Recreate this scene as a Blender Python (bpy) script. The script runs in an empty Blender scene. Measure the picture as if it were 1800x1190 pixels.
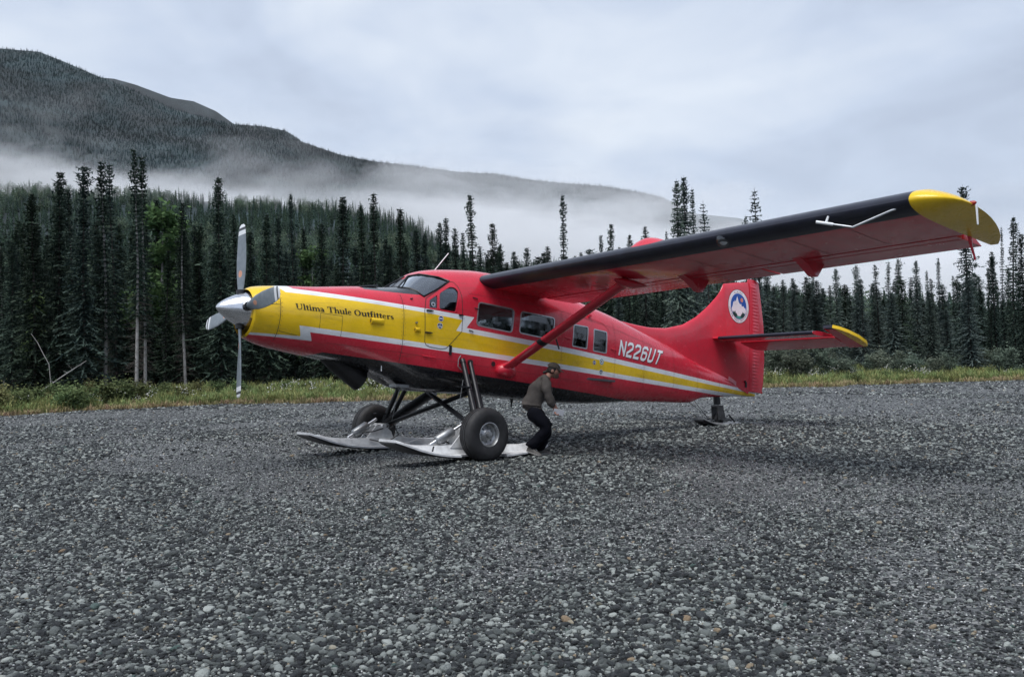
import bpy, bmesh, math, random
import numpy as np
from mathutils import Vector, Matrix, Euler

random.seed(7)
rng = np.random.default_rng(7)
C = bpy.context.scene.collection
SC = bpy.context.scene
R = math.radians

# ------------------------------------------------------------------ camera, sky, sun, exposure
FPX, PITCH, ROLL, CAMH = 1591.12, 0.025676, -0.024022, 1.58735      # pixels (of an 1800 px wide frame), radians, metres
cam = bpy.data.cameras.new('camera')
cam.sensor_width = 36.0
cam.lens = FPX / 1800.0 * 36.0
cam.clip_start = 0.1
cam.clip_end = 20000
cam_ob = bpy.data.objects.new('camera', cam)
C.objects.link(cam_ob)
_r = Vector((1, 0, 0))
_u = Vector((0, -math.sin(PITCH), math.cos(PITCH)))
_f = Vector((0, math.cos(PITCH), math.sin(PITCH)))
_rr = _r * math.cos(ROLL) + _u * math.sin(ROLL)
_uu = _u * math.cos(ROLL) - _r * math.sin(ROLL)
_m = Matrix((_rr, _uu, -_f)).transposed().to_4x4()
_m.translation = Vector((0, 0, CAMH))
cam_ob.matrix_world = _m
SC.camera = cam_ob

SUN_EL, SUN_AZ = 66.0, 200.0          # degrees; high behind a closed cloud cover
world = bpy.data.worlds.new('World')
SC.world = world
world.use_nodes = True
SKY_GAIN = 0.1


def build_world():
    nt = world.node_tree
    nt.nodes.clear()
    out = nt.nodes.new('ShaderNodeOutputWorld')
    bg = nt.nodes.new('ShaderNodeBackground')
    bg.inputs['Strength'].default_value = SKY_GAIN
    sky = nt.nodes.new('ShaderNodeTexSky')
    sky.sky_type = 'NISHITA'
    sky.sun_disc = False
    sky.sun_elevation = R(SUN_EL)
    sky.sun_rotation = R(SUN_AZ)
    tc = nt.nodes.new('ShaderNodeTexCoord')
    mp = nt.nodes.new('ShaderNodeMapping')
    mp.inputs['Scale'].default_value = (1.0, 1.0, 2.3)
    mp.inputs['Location'].default_value = (0.35, 0.2, 0.12)
    mp.inputs['Rotation'].default_value = (0.0, R(10), 0.0)
    nt.links.new(tc.outputs['Generated'], mp.inputs['Vector'])

    def noise(scale, detail, rough, dist):
        n = nt.nodes.new('ShaderNodeTexNoise')
        n.inputs['Scale'].default_value = scale
        n.inputs['Detail'].default_value = detail
        n.inputs['Roughness'].default_value = rough
        n.inputs['Distortion'].default_value = dist
        nt.links.new(mp.outputs['Vector'], n.inputs['Vector'])
        return n.outputs['Fac']
    n1 = noise(2.4, 4, 0.48, 0.5)
    n2 = noise(6.5, 5, 0.55, 0.8)
    add = nt.nodes.new('ShaderNodeMath'); add.operation = 'MULTIPLY_ADD'
    add.inputs[1].default_value = 0.30
    nt.links.new(n2, add.inputs[0]); nt.links.new(n1, add.inputs[2])
    # the cloud base grows darker to the upper right of the view (towards +x and up)
    sep = nt.nodes.new('ShaderNodeSeparateXYZ')
    nt.links.new(tc.outputs['Generated'], sep.inputs[0])
    gx = nt.nodes.new('ShaderNodeMath'); gx.operation = 'MULTIPLY_ADD'
    gx.inputs[1].default_value = -0.20
    nt.links.new(sep.outputs['X'], gx.inputs[0]); nt.links.new(add.outputs[0], gx.inputs[2])
    gz = nt.nodes.new('ShaderNodeMath'); gz.operation = 'MULTIPLY_ADD'
    gz.inputs[1].default_value = -0.28
    zc = nt.nodes.new('ShaderNodeMath'); zc.operation = 'MINIMUM'; zc.inputs[1].default_value = 0.36
    nt.links.new(sep.outputs['Z'], zc.inputs[0]); nt.links.new(zc.outputs[0], gz.inputs[0]); nt.links.new(gx.outputs[0], gz.inputs[2])
    # the cloud is thinnest low over the valley, straight ahead
    dp = nt.nodes.new('ShaderNodeVectorMath'); dp.operation = 'DOT_PRODUCT'
    dp.inputs[1].default_value = (0.06, 0.975, 0.21)
    nt.links.new(tc.outputs['Generated'], dp.inputs[0])
    gl = nt.nodes.new('ShaderNodeMapRange'); gl.interpolation_type = 'SMOOTHSTEP'
    gl.inputs['From Min'].default_value = 0.86; gl.inputs['From Max'].default_value = 1.0
    gl.inputs['To Min'].default_value = 0.0; gl.inputs['To Max'].default_value = 0.15
    nt.links.new(dp.outputs['Value'], gl.inputs['Value'])
    gg = nt.nodes.new('ShaderNodeMath'); gg.operation = 'ADD'
    nt.links.new(gz.outputs[0], gg.inputs[0]); nt.links.new(gl.outputs[0], gg.inputs[1])
    cr = nt.nodes.new('ShaderNodeValToRGB')
    el = cr.color_ramp.elements
    el[0].position = 0.46; el[0].color = (2.40, 2.75, 3.45, 1)
    el[1].position = 0.86; el[1].color = (4.25, 4.6, 5.1, 1)
    e = el.new(0.64); e.color = (3.15, 3.60, 4.40, 1)
    nt.links.new(gg.outputs[0], cr.inputs[0])
    mix = nt.nodes.new('ShaderNodeMix'); mix.data_type = 'RGBA'
    mix.inputs['Factor'].default_value = 0.95
    nt.links.new(sky.outputs[0], mix.inputs['A']); nt.links.new(cr.outputs[0], mix.inputs['B'])
    nt.links.new(mix.outputs['Result'], bg.inputs['Color'])
    nt.links.new(bg.outputs[0], out.inputs[0])


build_world()
sun = bpy.data.lights.new('sun', 'SUN')
sun.energy = 1.5
sun.angle = R(40)
sun.color = (1.0, 0.98, 0.95)
sun_ob = bpy.data.objects.new('sun', sun)
C.objects.link(sun_ob)
_d = Vector((math.sin(R(SUN_AZ)) * math.cos(R(SUN_EL)), math.cos(R(SUN_AZ)) * math.cos(R(SUN_EL)), math.sin(R(SUN_EL))))
sun_ob.rotation_euler = _d.to_track_quat('Z', 'Y').to_euler()

SC.view_settings.view_transform = 'Standard'
SC.view_settings.look = 'None'
SC.view_settings.gamma = 1.0
SC.view_settings.exposure = 0.97
SC.view_settings.use_curve_mapping = False
SC.render.engine = 'CYCLES'
SC.cycles.max_bounces = 6
SC.cycles.diffuse_bounces = 3
SC.cycles.glossy_bounces = 3
SC.cycles.transmission_bounces = 4
SC.cycles.transparent_max_bounces = 12
SC.cycles.volume_bounces = 6
SC.cycles.volume_step_rate = 4.0
SC.cycles.volume_max_steps = 96
SC.cycles.use_denoising = True
SC.cycles.caustics_reflective = False
SC.cycles.caustics_refractive = False


def ray(px, py):
    """direction in the place for a point of the 1800 x 1190 photograph"""
    a, b = px - 900.0, py - 595.0
    return _f + _rr * (a / FPX) - _uu * (b / FPX)


def at(px, py, depth):
    """point of the place that lies `depth` metres ahead along +y"""
    d = ray(px, py)
    return Vector((0, 0, CAMH)) + d * (depth / d.y)


# ------------------------------------------------------------------ helpers
def tag(o, label=None, cat=None, group=None, kind=None):
    if label: o['label'] = label
    if cat: o['category'] = cat
    if group: o['group'] = group
    if kind: o['kind'] = kind
    return o


def empty(name, loc=(0, 0, 0), rz=0.0):
    o = bpy.data.objects.new(name, None)
    o.empty_display_size = 0.2
    C.objects.link(o)
    o.location = loc
    o.rotation_euler = (0, 0, rz)
    return o


def link(name, me, mat=None, parent=None, smooth=None):
    if mat is not None and not me.materials:
        me.materials.append(mat)
    if smooth is not None:
        me.shade_smooth()
        me.set_sharp_from_angle(angle=R(smooth))
    o = bpy.data.objects.new(name, me)
    C.objects.link(o)
    if parent is not None:
        o.parent = parent
    return o


class MB:
    """collects vertices and faces of one mesh"""
    def __init__(self):
        self.v = []; self.f = []; self.mi = []

    def add(self, vs, fs, mi=0):
        n = len(self.v)
        self.v += [tuple(p) for p in vs]
        self.f += [tuple(i + n for i in f) for f in fs]
        self.mi += [mi] * len(fs)
        return self

    def box(self, c, s, rot=None, mi=0):
        x, y, z = s[0] / 2, s[1] / 2, s[2] / 2
        vs = [Vector(p) for p in ((-x, -y, -z), (x, -y, -z), (x, y, -z), (-x, y, -z), (-x, -y, z), (x, -y, z), (x, y, z), (-x, y, z))]
        if rot is not None:
            vs = [rot @ p for p in vs]
        c = Vector(c)
        return self.add([p + c for p in vs], [(0, 3, 2, 1), (4, 5, 6, 7), (0, 1, 5, 4), (1, 2, 6, 5), (2, 3, 7, 6), (3, 0, 4, 7)], mi)

    def tube(self, pts, rad, n=10, cap=True, mi=0, flat=1.0, up=None):
        """sweep along pts; rad scalar or list; flat<1 squeezes the section across `up`"""
        pts = [Vector(p) for p in pts]
        rs = rad if isinstance(rad, (list, tuple)) else [rad] * len(pts)
        vs = []
        prev = None
        for i, p in enumerate(pts):
            t = (pts[min(i + 1, len(pts) - 1)] - pts[max(i - 1, 0)]).normalized()
            ref = Vector(up) if up is not None else (prev if prev is not None else (Vector((0, 0, 1)) if abs(t.z) < .9 else Vector((1, 0, 0))))
            a = (ref - t * ref.dot(t)).normalized()
            prev = a
            b = t.cross(a)
            for k in range(n):
                q = 2 * math.pi * k / n
                vs.append(p + a * (math.cos(q) * rs[i]) + b * (math.sin(q) * rs[i] * flat))
        fs = []
        for i in range(len(pts) - 1):
            for k in range(n):
                k2 = (k + 1) % n
                fs.append((i * n + k, i * n + k2, (i + 1) * n + k2, (i + 1) * n + k))
        if cap:
            fs.append(tuple(range(n - 1, -1, -1)))
            fs.append(tuple((len(pts) - 1) * n + k for k in range(n)))
        return self.add(vs, fs, mi)

    def lathe(self, prof, origin, axis, n=32, mi=0):
        """prof: list of (distance along axis, radius)"""
        axis = Vector(axis).normalized()
        ref = Vector((0, 0, 1)) if abs(axis.z) < .9 else Vector((1, 0, 0))
        a = (ref - axis * ref.dot(axis)).normalized()
        b = axis.cross(a)
        o = Vector(origin)
        vs = []
        for d, r in prof:
            for k in range(n):
                q = 2 * math.pi * k / n
                vs.append(o + axis * d + (a * math.cos(q) + b * math.sin(q)) * max(r, 1e-4))
        fs = []
        for i in range(len(prof) - 1):
            for k in range(n):
                k2 = (k + 1) % n
                fs.append((i * n + k, i * n + k2, (i + 1) * n + k2, (i + 1) * n + k))
        return self.add(vs, fs, mi)

    def grid(self, rows, close=False, mi=0):
        """rows: list of equal-length lists of points"""
        n = len(rows[0])
        vs = [p for r in rows for p in r]
        fs = []
        for i in range(len(rows) - 1):
            for k in range(n if close else n - 1):
                k2 = (k + 1) % n
                fs.append((i * n + k, i * n + k2, (i + 1) * n + k2, (i + 1) * n + k))
        return self.add(vs, fs, mi)

    def mesh(self, name, recalc=True):
        me = bpy.data.meshes.new(name)
        me.from_pydata(self.v, [], self.f)
        me.polygons.foreach_set('material_index', self.mi)
        if recalc:
            bm = bmesh.new(); bm.from_mesh(me)
            bmesh.ops.remove_doubles(bm, verts=bm.verts, dist=1e-5)
            bmesh.ops.recalc_face_normals(bm, faces=bm.faces)
            bm.to_mesh(me); bm.free()
        me.update()
        return me

    def build(self, name, mat=None, parent=None, smooth=None, recalc=True):
        me = self.mesh(name, recalc)
        if mat is not None:
            for m in (mat if isinstance(mat, (list, tuple)) else [mat]):
                me.materials.append(m)
        return link(name, me, None, parent, smooth)


class NT:
    """small helper to write node materials"""
    def __init__(self, name):
        self.m = bpy.data.materials.new(name)
        self.m.use_nodes = True
        self.nt = self.m.node_tree
        self.nt.nodes.clear()
        self.out = self.nt.nodes.new('ShaderNodeOutputMaterial')

    def new(self, t, **kw):
        n = self.nt.nodes.new(t)
        for k, v in kw.items():
            setattr(n, k, v)
        return n

    def lk(self, a, b):
        self.nt.links.new(a, b)

    def _in(self, sock, v):
        if isinstance(v, bpy.types.NodeSocket):
            self.lk(v, sock)
        else:
            sock.default_value = v

    def math(self, op, a, b=0.0, c=0.0):
        n = self.new('ShaderNodeMath', operation=op)
        self._in(n.inputs[0], a); self._in(n.inputs[1], b); self._in(n.inputs[2], c)
        return n.outputs[0]

    def mix(self, f, a, b, blend='MIX'):
        n = self.new('ShaderNodeMix', data_type='RGBA', blend_type=blend)
        self._in(n.inputs['Factor'], f)
        for k, v in (('A', a), ('B', b)):
            if not isinstance(v, bpy.types.NodeSocket):
                v = tuple(v) + (1,) if len(v) == 3 else v
            self._in(n.inputs[k], v)
        return n.outputs['Result']

    def coord(self, kind='Object'):
        return self.new('ShaderNodeTexCoord').outputs[kind]

    def noise(self, scale, detail=3, rough=.55, vec=None, dist=0.0, out='Fac'):
        n = self.new('ShaderNodeTexNoise')
        n.inputs['Scale'].default_value = scale; n.inputs['Detail'].default_value = detail
        n.inputs['Roughness'].default_value = rough; n.inputs['Distortion'].default_value = dist
        if vec is not None: self.lk(vec, n.inputs['Vector'])
        return n.outputs[out]

    def ramp(self, f, stops, interp='LINEAR'):
        n = self.new('ShaderNodeValToRGB')
        n.color_ramp.interpolation = interp
        e = n.color_ramp.elements
        while len(e) < len(stops): e.new(0.5)
        for k, (p, c) in enumerate(stops):
            e[k].position = p
            e[k].color = tuple(c) + (1,) if len(c) == 3 else c
        self.lk(f, n.inputs[0])
        return n.outputs[0]

    def bump(self, h, strength=.3, dist=.01):
        n = self.new('ShaderNodeBump')
        n.inputs['Strength'].default_value = strength; n.inputs['Distance'].default_value = dist
        self.lk(h, n.inputs['Height'])
        return n.outputs[0]

    def bsdf(self, color, rough=.5, metal=0.0, normal=None, coat=0.0, spec=None, trans=0.0, ior=1.45):
        n = self.new('ShaderNodeBsdfPrincipled')
        if not isinstance(color, bpy.types.NodeSocket) and len(color) == 3: color = tuple(color) + (1,)
        self._in(n.inputs['Base Color'], color); self._in(n.inputs['Roughness'], rough); self._in(n.inputs['Metallic'], metal)
        n.inputs['Coat Weight'].default_value = coat; n.inputs['Coat Roughness'].default_value = .08
        n.inputs['Transmission Weight'].default_value = trans; n.inputs['IOR'].default_value = ior
        if spec is not None: n.inputs['Specular IOR Level'].default_value = spec
        if normal is not None: self.lk(normal, n.inputs['Normal'])
        self.lk(n.outputs[0], self.out.inputs[0])
        return n


def worn(name, col, rough=.45, metal=0.0, var=.18, scale=6.0, bump=.0, coat=0.0, spec=None, bscale=60.0):
    """a colour with uneven dirt and gloss"""
    t = NT(name)
    v = t.coord()
    n1 = t.noise(scale, 5, .6, v)
    dark = tuple(c * (1 - var) for c in col); light = tuple(min(1, c * (1 + var)) for c in col)
    c = t.ramp(n1, [(.3, dark), (.7, light)])
    r = t.math('MULTIPLY_ADD', t.noise(scale * 3.1, 4, .6, v), .25, rough - .12)
    nrm = t.bump(t.noise(bscale, 3, .6, v), bump, .004) if bump else None
    t.bsdf(c, r, metal, nrm, coat, spec)
    return t.m


RED = (.64, .026, .052)
YEL = (.86, .56, .012)
WHT = (.84, .86, .88)
BLK = (.011, .012, .016)
M = {}
M['red'] = worn('red_paint', RED, .26, 0, .10, 3.0, coat=.35)
M['yellow'] = worn('yellow_paint', YEL, .28, 0, .08, 3.0, coat=.3)
M['white'] = worn('white_paint', WHT, .32, 0, .08, 4.0, coat=.2)
M['black'] = worn('black_paint', (.014, .015, .018), .38, 0, .3, 6.0)
M['boot'] = worn('deicing_boot_rubber', (.018, .020, .034), .34, 0, .3, 5.0, bump=.10, bscale=35)
M['rubber'] = worn('tyre_rubber', (.022, .022, .024), .62, 0, .35, 9.0, bump=.25, bscale=90)
M['alu'] = worn('bare_aluminium', (.62, .63, .65), .34, 1.0, .12, 8.0, bump=.06)
M['polish'] = worn('polished_spinner_metal', (.74, .75, .78), .20, 1.0, .06, 5.0)
M['hub'] = worn('cast_wheel_metal', (.42, .43, .44), .42, .85, .3, 14.0, bump=.3)
M['ski'] = worn('scuffed_white_ski_paint', (.68, .69, .70), .42, 0, .22, 7.0, bump=.1)
M['skibase'] = worn('dark_ski_base', (.045, .046, .05), .5, 0, .3, 10.0)
M['steel'] = worn('grey_steel', (.30, .31, .32), .4, .7, .2, 12.0)
M['darksteel'] = worn('dark_greasy_steel', (.085, .085, .088), .5, .5, .35, 14.0)
M['soot'] = worn('sooty_exhaust_steel', (.018, .018, .019), .55, .3, .4, 10.0, bump=.2)
M['darkgap'] = worn('panel_gap', (.03, .03, .028), .7, 0, .2, 10.0)
M['rivet'] = worn('rivet_heads', (.16, .06, .05), .45, .2, .3, 10.0)
M['seam'] = worn('painted_lap_seam', (.22, .03, .04), .5, 0, .2, 10.0)
M['lining'] = worn('cabin_lining', (.07, .075, .085), .8, 0, .2, 4.0)
M['seat'] = worn('blue_grey_seat_fabric', (.045, .06, .11), .85, 0, .3, 9.0)
M['frame'] = worn('window_frame_metal', (.52, .54, .57), .35, .8, .15, 10.0)


def glass_mat(name, tint, rough=.03, refl=1.0):
    t = NT(name)
    tr = t.new('ShaderNodeBsdfTransparent'); tr.inputs[0].default_value = tint + (1,)
    gl = t.new('ShaderNodeBsdfGlossy'); gl.inputs['Roughness'].default_value = rough
    gl.inputs[0].default_value = (.9, .93, .96, 1)
    fr = t.new('ShaderNodeFresnel'); fr.inputs['IOR'].default_value = 1.5
    k = t.math('MULTIPLY_ADD', fr.outputs[0], refl, .05)
    mx = t.new('ShaderNodeMixShader')
    t.lk(k, mx.inputs[0]); t.lk(tr.outputs[0], mx.inputs[1]); t.lk(gl.outputs[0], mx.inputs[2])
    t.lk(mx.outputs[0], t.out.inputs[0])
    return t.m


M['glass'] = glass_mat('window_glass', (.72, .76, .78))
M['windscreen'] = glass_mat('windscreen_glass', (.34, .38, .42), .05, 4.5)


def scatter(name, pts, rots, scales, idx, sources, parent=None, kind='stuff'):
    """one object: a mesh of points whose geometry nodes put a source mesh on every point"""
    me = bpy.data.meshes.new(name)
    n = len(pts)
    me.vertices.add(n)
    me.vertices.foreach_set('co', np.asarray(pts, np.float32).ravel())
    a = me.attributes.new('rot', 'FLOAT_VECTOR', 'POINT'); a.data.foreach_set('vector', np.asarray(rots, np.float32).ravel())
    a = me.attributes.new('scl', 'FLOAT_VECTOR', 'POINT'); a.data.foreach_set('vector', np.asarray(scales, np.float32).ravel())
    a = me.attributes.new('pick', 'INT', 'POINT'); a.data.foreach_set('value', np.asarray(idx, np.int32))
    col = bpy.data.collections.new(name + '_shapes')
    for k, (sm, mat) in enumerate(sources):
        if not sm.materials and mat is not None: sm.materials.append(mat)
        so = bpy.data.objects.new('%s_shape_%02d' % (name, k), sm)
        col.objects.link(so)
    ng = bpy.data.node_groups.new(name + '_scatter', 'GeometryNodeTree')
    ng.interface.new_socket(name='Geometry', in_out='INPUT', socket_type='NodeSocketGeometry')
    ng.interface.new_socket(name='Geometry', in_out='OUTPUT', socket_type='NodeSocketGeometry')
    N = ng.nodes
    gi = N.new('NodeGroupInput'); go = N.new('NodeGroupOutput')
    ci = N.new('GeometryNodeCollectionInfo')
    ci.inputs['Collection'].default_value = col
    ci.inputs['Separate Children'].default_value = True
    ci.inputs['Reset Children'].default_value = True
    ip = N.new('GeometryNodeInstanceOnPoints')
    ip.inputs['Pick Instance'].default_value = True

    def attr(nm, ty):
        q = N.new('GeometryNodeInputNamedAttribute'); q.data_type = ty
        q.inputs['Name'].default_value = nm
        return q.outputs[0]
    e2r = N.new('FunctionNodeEulerToRotation')
    ng.links.new(attr('rot', 'FLOAT_VECTOR'), e2r.inputs[0])
    ng.links.new(gi.outputs[0], ip.inputs['Points'])
    ng.links.new(ci.outputs[0], ip.inputs['Instance'])
    ng.links.new(attr('pick', 'INT'), ip.inputs['Instance Index'])
    ng.links.new(e2r.outputs[0], ip.inputs['Rotation'])
    ng.links.new(attr('scl', 'FLOAT_VECTOR'), ip.inputs['Scale'])
    ng.links.new(ip.outputs[0], go.inputs[0])
    o = bpy.data.objects.new(name, me)
    C.objects.link(o)
    md = o.modifiers.new('scatter', 'NODES'); md.node_group = ng
    o['kind'] = kind
    if parent is not None: o.parent = parent
    return o


def vnoise(x, y, seed=0):
    """cheap smooth value noise for numpy arrays"""
    x = np.asarray(x, float); y = np.asarray(y, float)
    xi = np.floor(x).astype(np.int64); yi = np.floor(y).astype(np.int64)
    xf = x - xi; yf = y - yi
    u = xf * xf * (3 - 2 * xf); v = yf * yf * (3 - 2 * yf)

    def h(a, b):
        k = (a * 374761393 + b * 668265263 + seed * 982451653) & 0x7fffffff
        k = ((k ^ (k >> 13)) * 1274126177) & 0x7fffffff
        return ((k ^ (k >> 16)) & 0xffff) / 65535.0
    return (h(xi, yi) * (1 - u) + h(xi + 1, yi) * u) * (1 - v) + (h(xi, yi + 1) * (1 - u) + h(xi + 1, yi + 1) * u) * v


def fbm(x, y, seed=0, oct=4):
    s = 0; a = .5
    for k in range(oct):
        s = s + a * vnoise(x * 2 ** k, y * 2 ** k, seed + k); a *= .5
    return s


# ------------------------------------------------------------------ ground
EDGE = [(-70, 14), (-45, 20), (-30, 26), (-19.2, 34), (-16.5, 38.0), (-13.7, 40.2), (-4.7, 41), (4, 42.6), (12.3, 44.6), (26.5, 47), (45, 50), (80, 56)]
EX = np.array([e[0] for e in EDGE], float); EY = np.array([e[1] for e in EDGE], float)


def edge_y(x):
    return np.interp(x, EX, EY) + (vnoise(np.asarray(x) * .45, np.asarray(x) * 0, 5) - .5) * 1.8 + (vnoise(np.asarray(x) * 1.7, np.asarray(x) * 0, 6) - .5) * 1.3


def gravel_material():
    t = NT('gravel_bed')
    v = t.coord()
    vo = t.new('ShaderNodeTexVoronoi'); vo.inputs['Scale'].default_value = 34.0; t.lk(v, vo.inputs['Vector'])
    wn = t.new('ShaderNodeTexWhiteNoise'); t.lk(vo.outputs['Position'], wn.inputs['Vector'])
    stone = t.ramp(wn.outputs['Value'], [(0, (.018, .020, .022)), (.35, (.042, .045, .047)), (.62, (.085, .088, .09)), (.84, (.19, .20, .195)), (.97, (.45, .45, .44))])
    vo2 = t.new('ShaderNodeTexVoronoi'); vo2.inputs['Scale'].default_value = 90.0; t.lk(v, vo2.inputs['Vector'])
    wn2 = t.new('ShaderNodeTexWhiteNoise'); t.lk(vo2.outputs['Position'], wn2.inputs['Vector'])
    grit = t.ramp(wn2.outputs['Value'], [(0, (.009, .010, .011)), (.6, (.028, .030, .033)), (1, (.15, .15, .15))])
    patch = t.noise(.35, 4, .55, v)
    f = t.ramp(patch, [(.40, (0, 0, 0)), (.62, (1, 1, 1))])
    col = t.mix(t.math('MULTIPLY_ADD', f, .55, .30), grit, stone)
    h = t.math('SUBTRACT', 1.0, t.math('MULTIPLY', vo.outputs['Distance'], 1.0))
    nrm = t.bump(h, .9, .012)
    t.bsdf(col, .62, 0, nrm, spec=.45)
    return t.m


M['gravel'] = gravel_material()


def soil_material():
    t = NT('mossy_soil')
    v = t.coord()
    c = t.ramp(t.noise(.9, 6, .65, v), [(.3, (.025, .028, .016)), (.5, (.05, .055, .025)), (.72, (.10, .09, .045))])
    t.bsdf(c, .9, 0, t.bump(t.noise(9, 5, .6, v), .8, .05))
    return t.m


M['soil'] = soil_material()


def gz(x, y):
    """height of the gravel"""
    return (fbm(x * .30, y * .30, 21, 3) - .44) * .045 + (fbm(x * .9, y * .9, 31, 2) - .375) * .02


def build_ground():
    b = MB()
    b.add([(-9000, -4000, -.6), (9000, -4000, -.6), (9000, 14000, -.6), (-9000, 14000, -.6)], [(0, 1, 2, 3)])
    g = b.build('ground', M['soil'], recalc=False); g['kind'] = 'structure'
    # gravel strip: fine grid
    xs = np.concatenate([np.linspace(-80, -26, 40), np.linspace(-25, 30, 221), np.linspace(31, 80, 38)])
    vv = np.concatenate([np.linspace(0, .55, 20)[:-1], np.linspace(.55, 1, 180)])
    rows = []
    for t in vv:
        y = -50 + (edge_y(xs) + .6 + 50) * t
        z = gz(xs, y)
        rows.append([(float(x), float(yy), float(zz)) for x, yy, zz in zip(xs, y, z)])
    b = MB(); b.grid(rows)
    s = b.build('gravel_airstrip', M['gravel'], smooth=60, recalc=False); s['kind'] = 'structure'
    # forest floor rising a little behind the gravel
    rows = []
    for t in np.linspace(0, 1, 60) ** 1.5:
        y = edge_y(xs) - .7 + 105 * t
        z = -.10 + .42 * np.clip((y - edge_y(xs)) / 14.0, 0, 1) + (fbm(xs * .5, y * .5, 41, 3) - .44) * .35 * np.clip((y - edge_y(xs) + .2) / 3, 0, 1)
        rows.append([(float(x), float(yy), float(zz)) for x, yy, zz in zip(xs, y, z)])
    b = MB(); b.grid(rows)
    s2 = b.build('forest_floor', M['soil'], smooth=60, recalc=False); s2['kind'] = 'structure'
    return s


GRAVEL = build_ground()


def floor_z(x, y):
    e = float(edge_y(x))
    return -.10 + .42 * min(max((y - e) / 14.0, 0), 1)


# ------------------------------------------------------------------ pebbles
def pebble_mesh(name, seed, sub=2):
    bm = bmesh.new()
    bmesh.ops.create_icosphere(bm, subdivisions=sub, radius=1.0)
    r = random.Random(seed)
    ph = [r.uniform(0, 6.28) for _ in range(9)]
    sx, sy, sz = r.uniform(.85, 1.25), r.uniform(.7, 1.0), r.uniform(.45, .75)
    planes = [(Vector((r.gauss(0, 1), r.gauss(0, 1), r.gauss(0, 1))).normalized(), r.uniform(.52, .85)) for _ in range(9)]
    for v in bm.verts:
        p = v.co
        k = 1 + .10 * math.sin(2.3 * p.x + ph[0]) + .10 * math.sin(2.7 * p.y + ph[1]) + .08 * math.sin(3.1 * p.z + ph[2]) + .05 * math.sin(5 * p.x + 4 * p.y + ph[3])
        q = p * k
        for n, d in planes:                # worn flats
            e = q.dot(n) - d
            if e > 0: q = q - n * (e * .88)
        v.co = Vector((q.x * sx, q.y * sy, q.z * sz))
    me = bpy.data.meshes.new(name)
    bm.to_mesh(me); bm.free()
    me.shade_smooth()
    return me


def warm(c):
    return (c[0] * 1.02, c[1] * 1.05, c[2] * 1.03)


def stone_material():
    t = NT('river_stone')
    oi = t.new('ShaderNodeObjectInfo')
    rnd = oi.outputs['Random']
    base = t.ramp(rnd, [(p, warm(c)) for p, c in [(0, (.008, .009, .011)), (.26, (.018, .021, .024)), (.46, (.042, .047, .050)), (.60, (.090, .099, .098)), (.73, (.165, .178, .174)),
                        (.85, (.28, .298, .29)), (.982, (.46, .48, .46)), (.985, (.38, .32, .23)), (.993, (.28, .19, .12)), (.996, (.07, .11, .10))]], 'LINEAR')
    v = t.coord()
    n = t.noise(3.2, 5, .65, v)
    c = t.mix(t.math('MULTIPLY', n, .30), base, (.06, .063, .066))
    sp = t.ramp(t.noise(11, 3, .6, v), [(.58, (0, 0, 0)), (.70, (1, 1, 1))])
    c = t.mix(t.math('MULTIPLY', sp, .22), c, (.40, .41, .40))
    t.bsdf(c, .42, 0, t.bump(n, .5, .15), spec=.32)
    return t.m


M['stone'] = stone_material()


def chip_material():
    t = NT('pale_stone_chip')
    rnd = t.new('ShaderNodeObjectInfo').outputs['Random']
    c = t.ramp(rnd, [(0, (.26, .28, .285)), (.5, (.46, .485, .485)), (.93, (.78, .80, .79)), (.97, (.55, .48, .36))])
    t.bsdf(c, .40, 0, t.bump(t.noise(4, 4, .6, t.coord()), .3, .1), spec=.5)
    return t.m


M['chip'] = chip_material()


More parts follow.
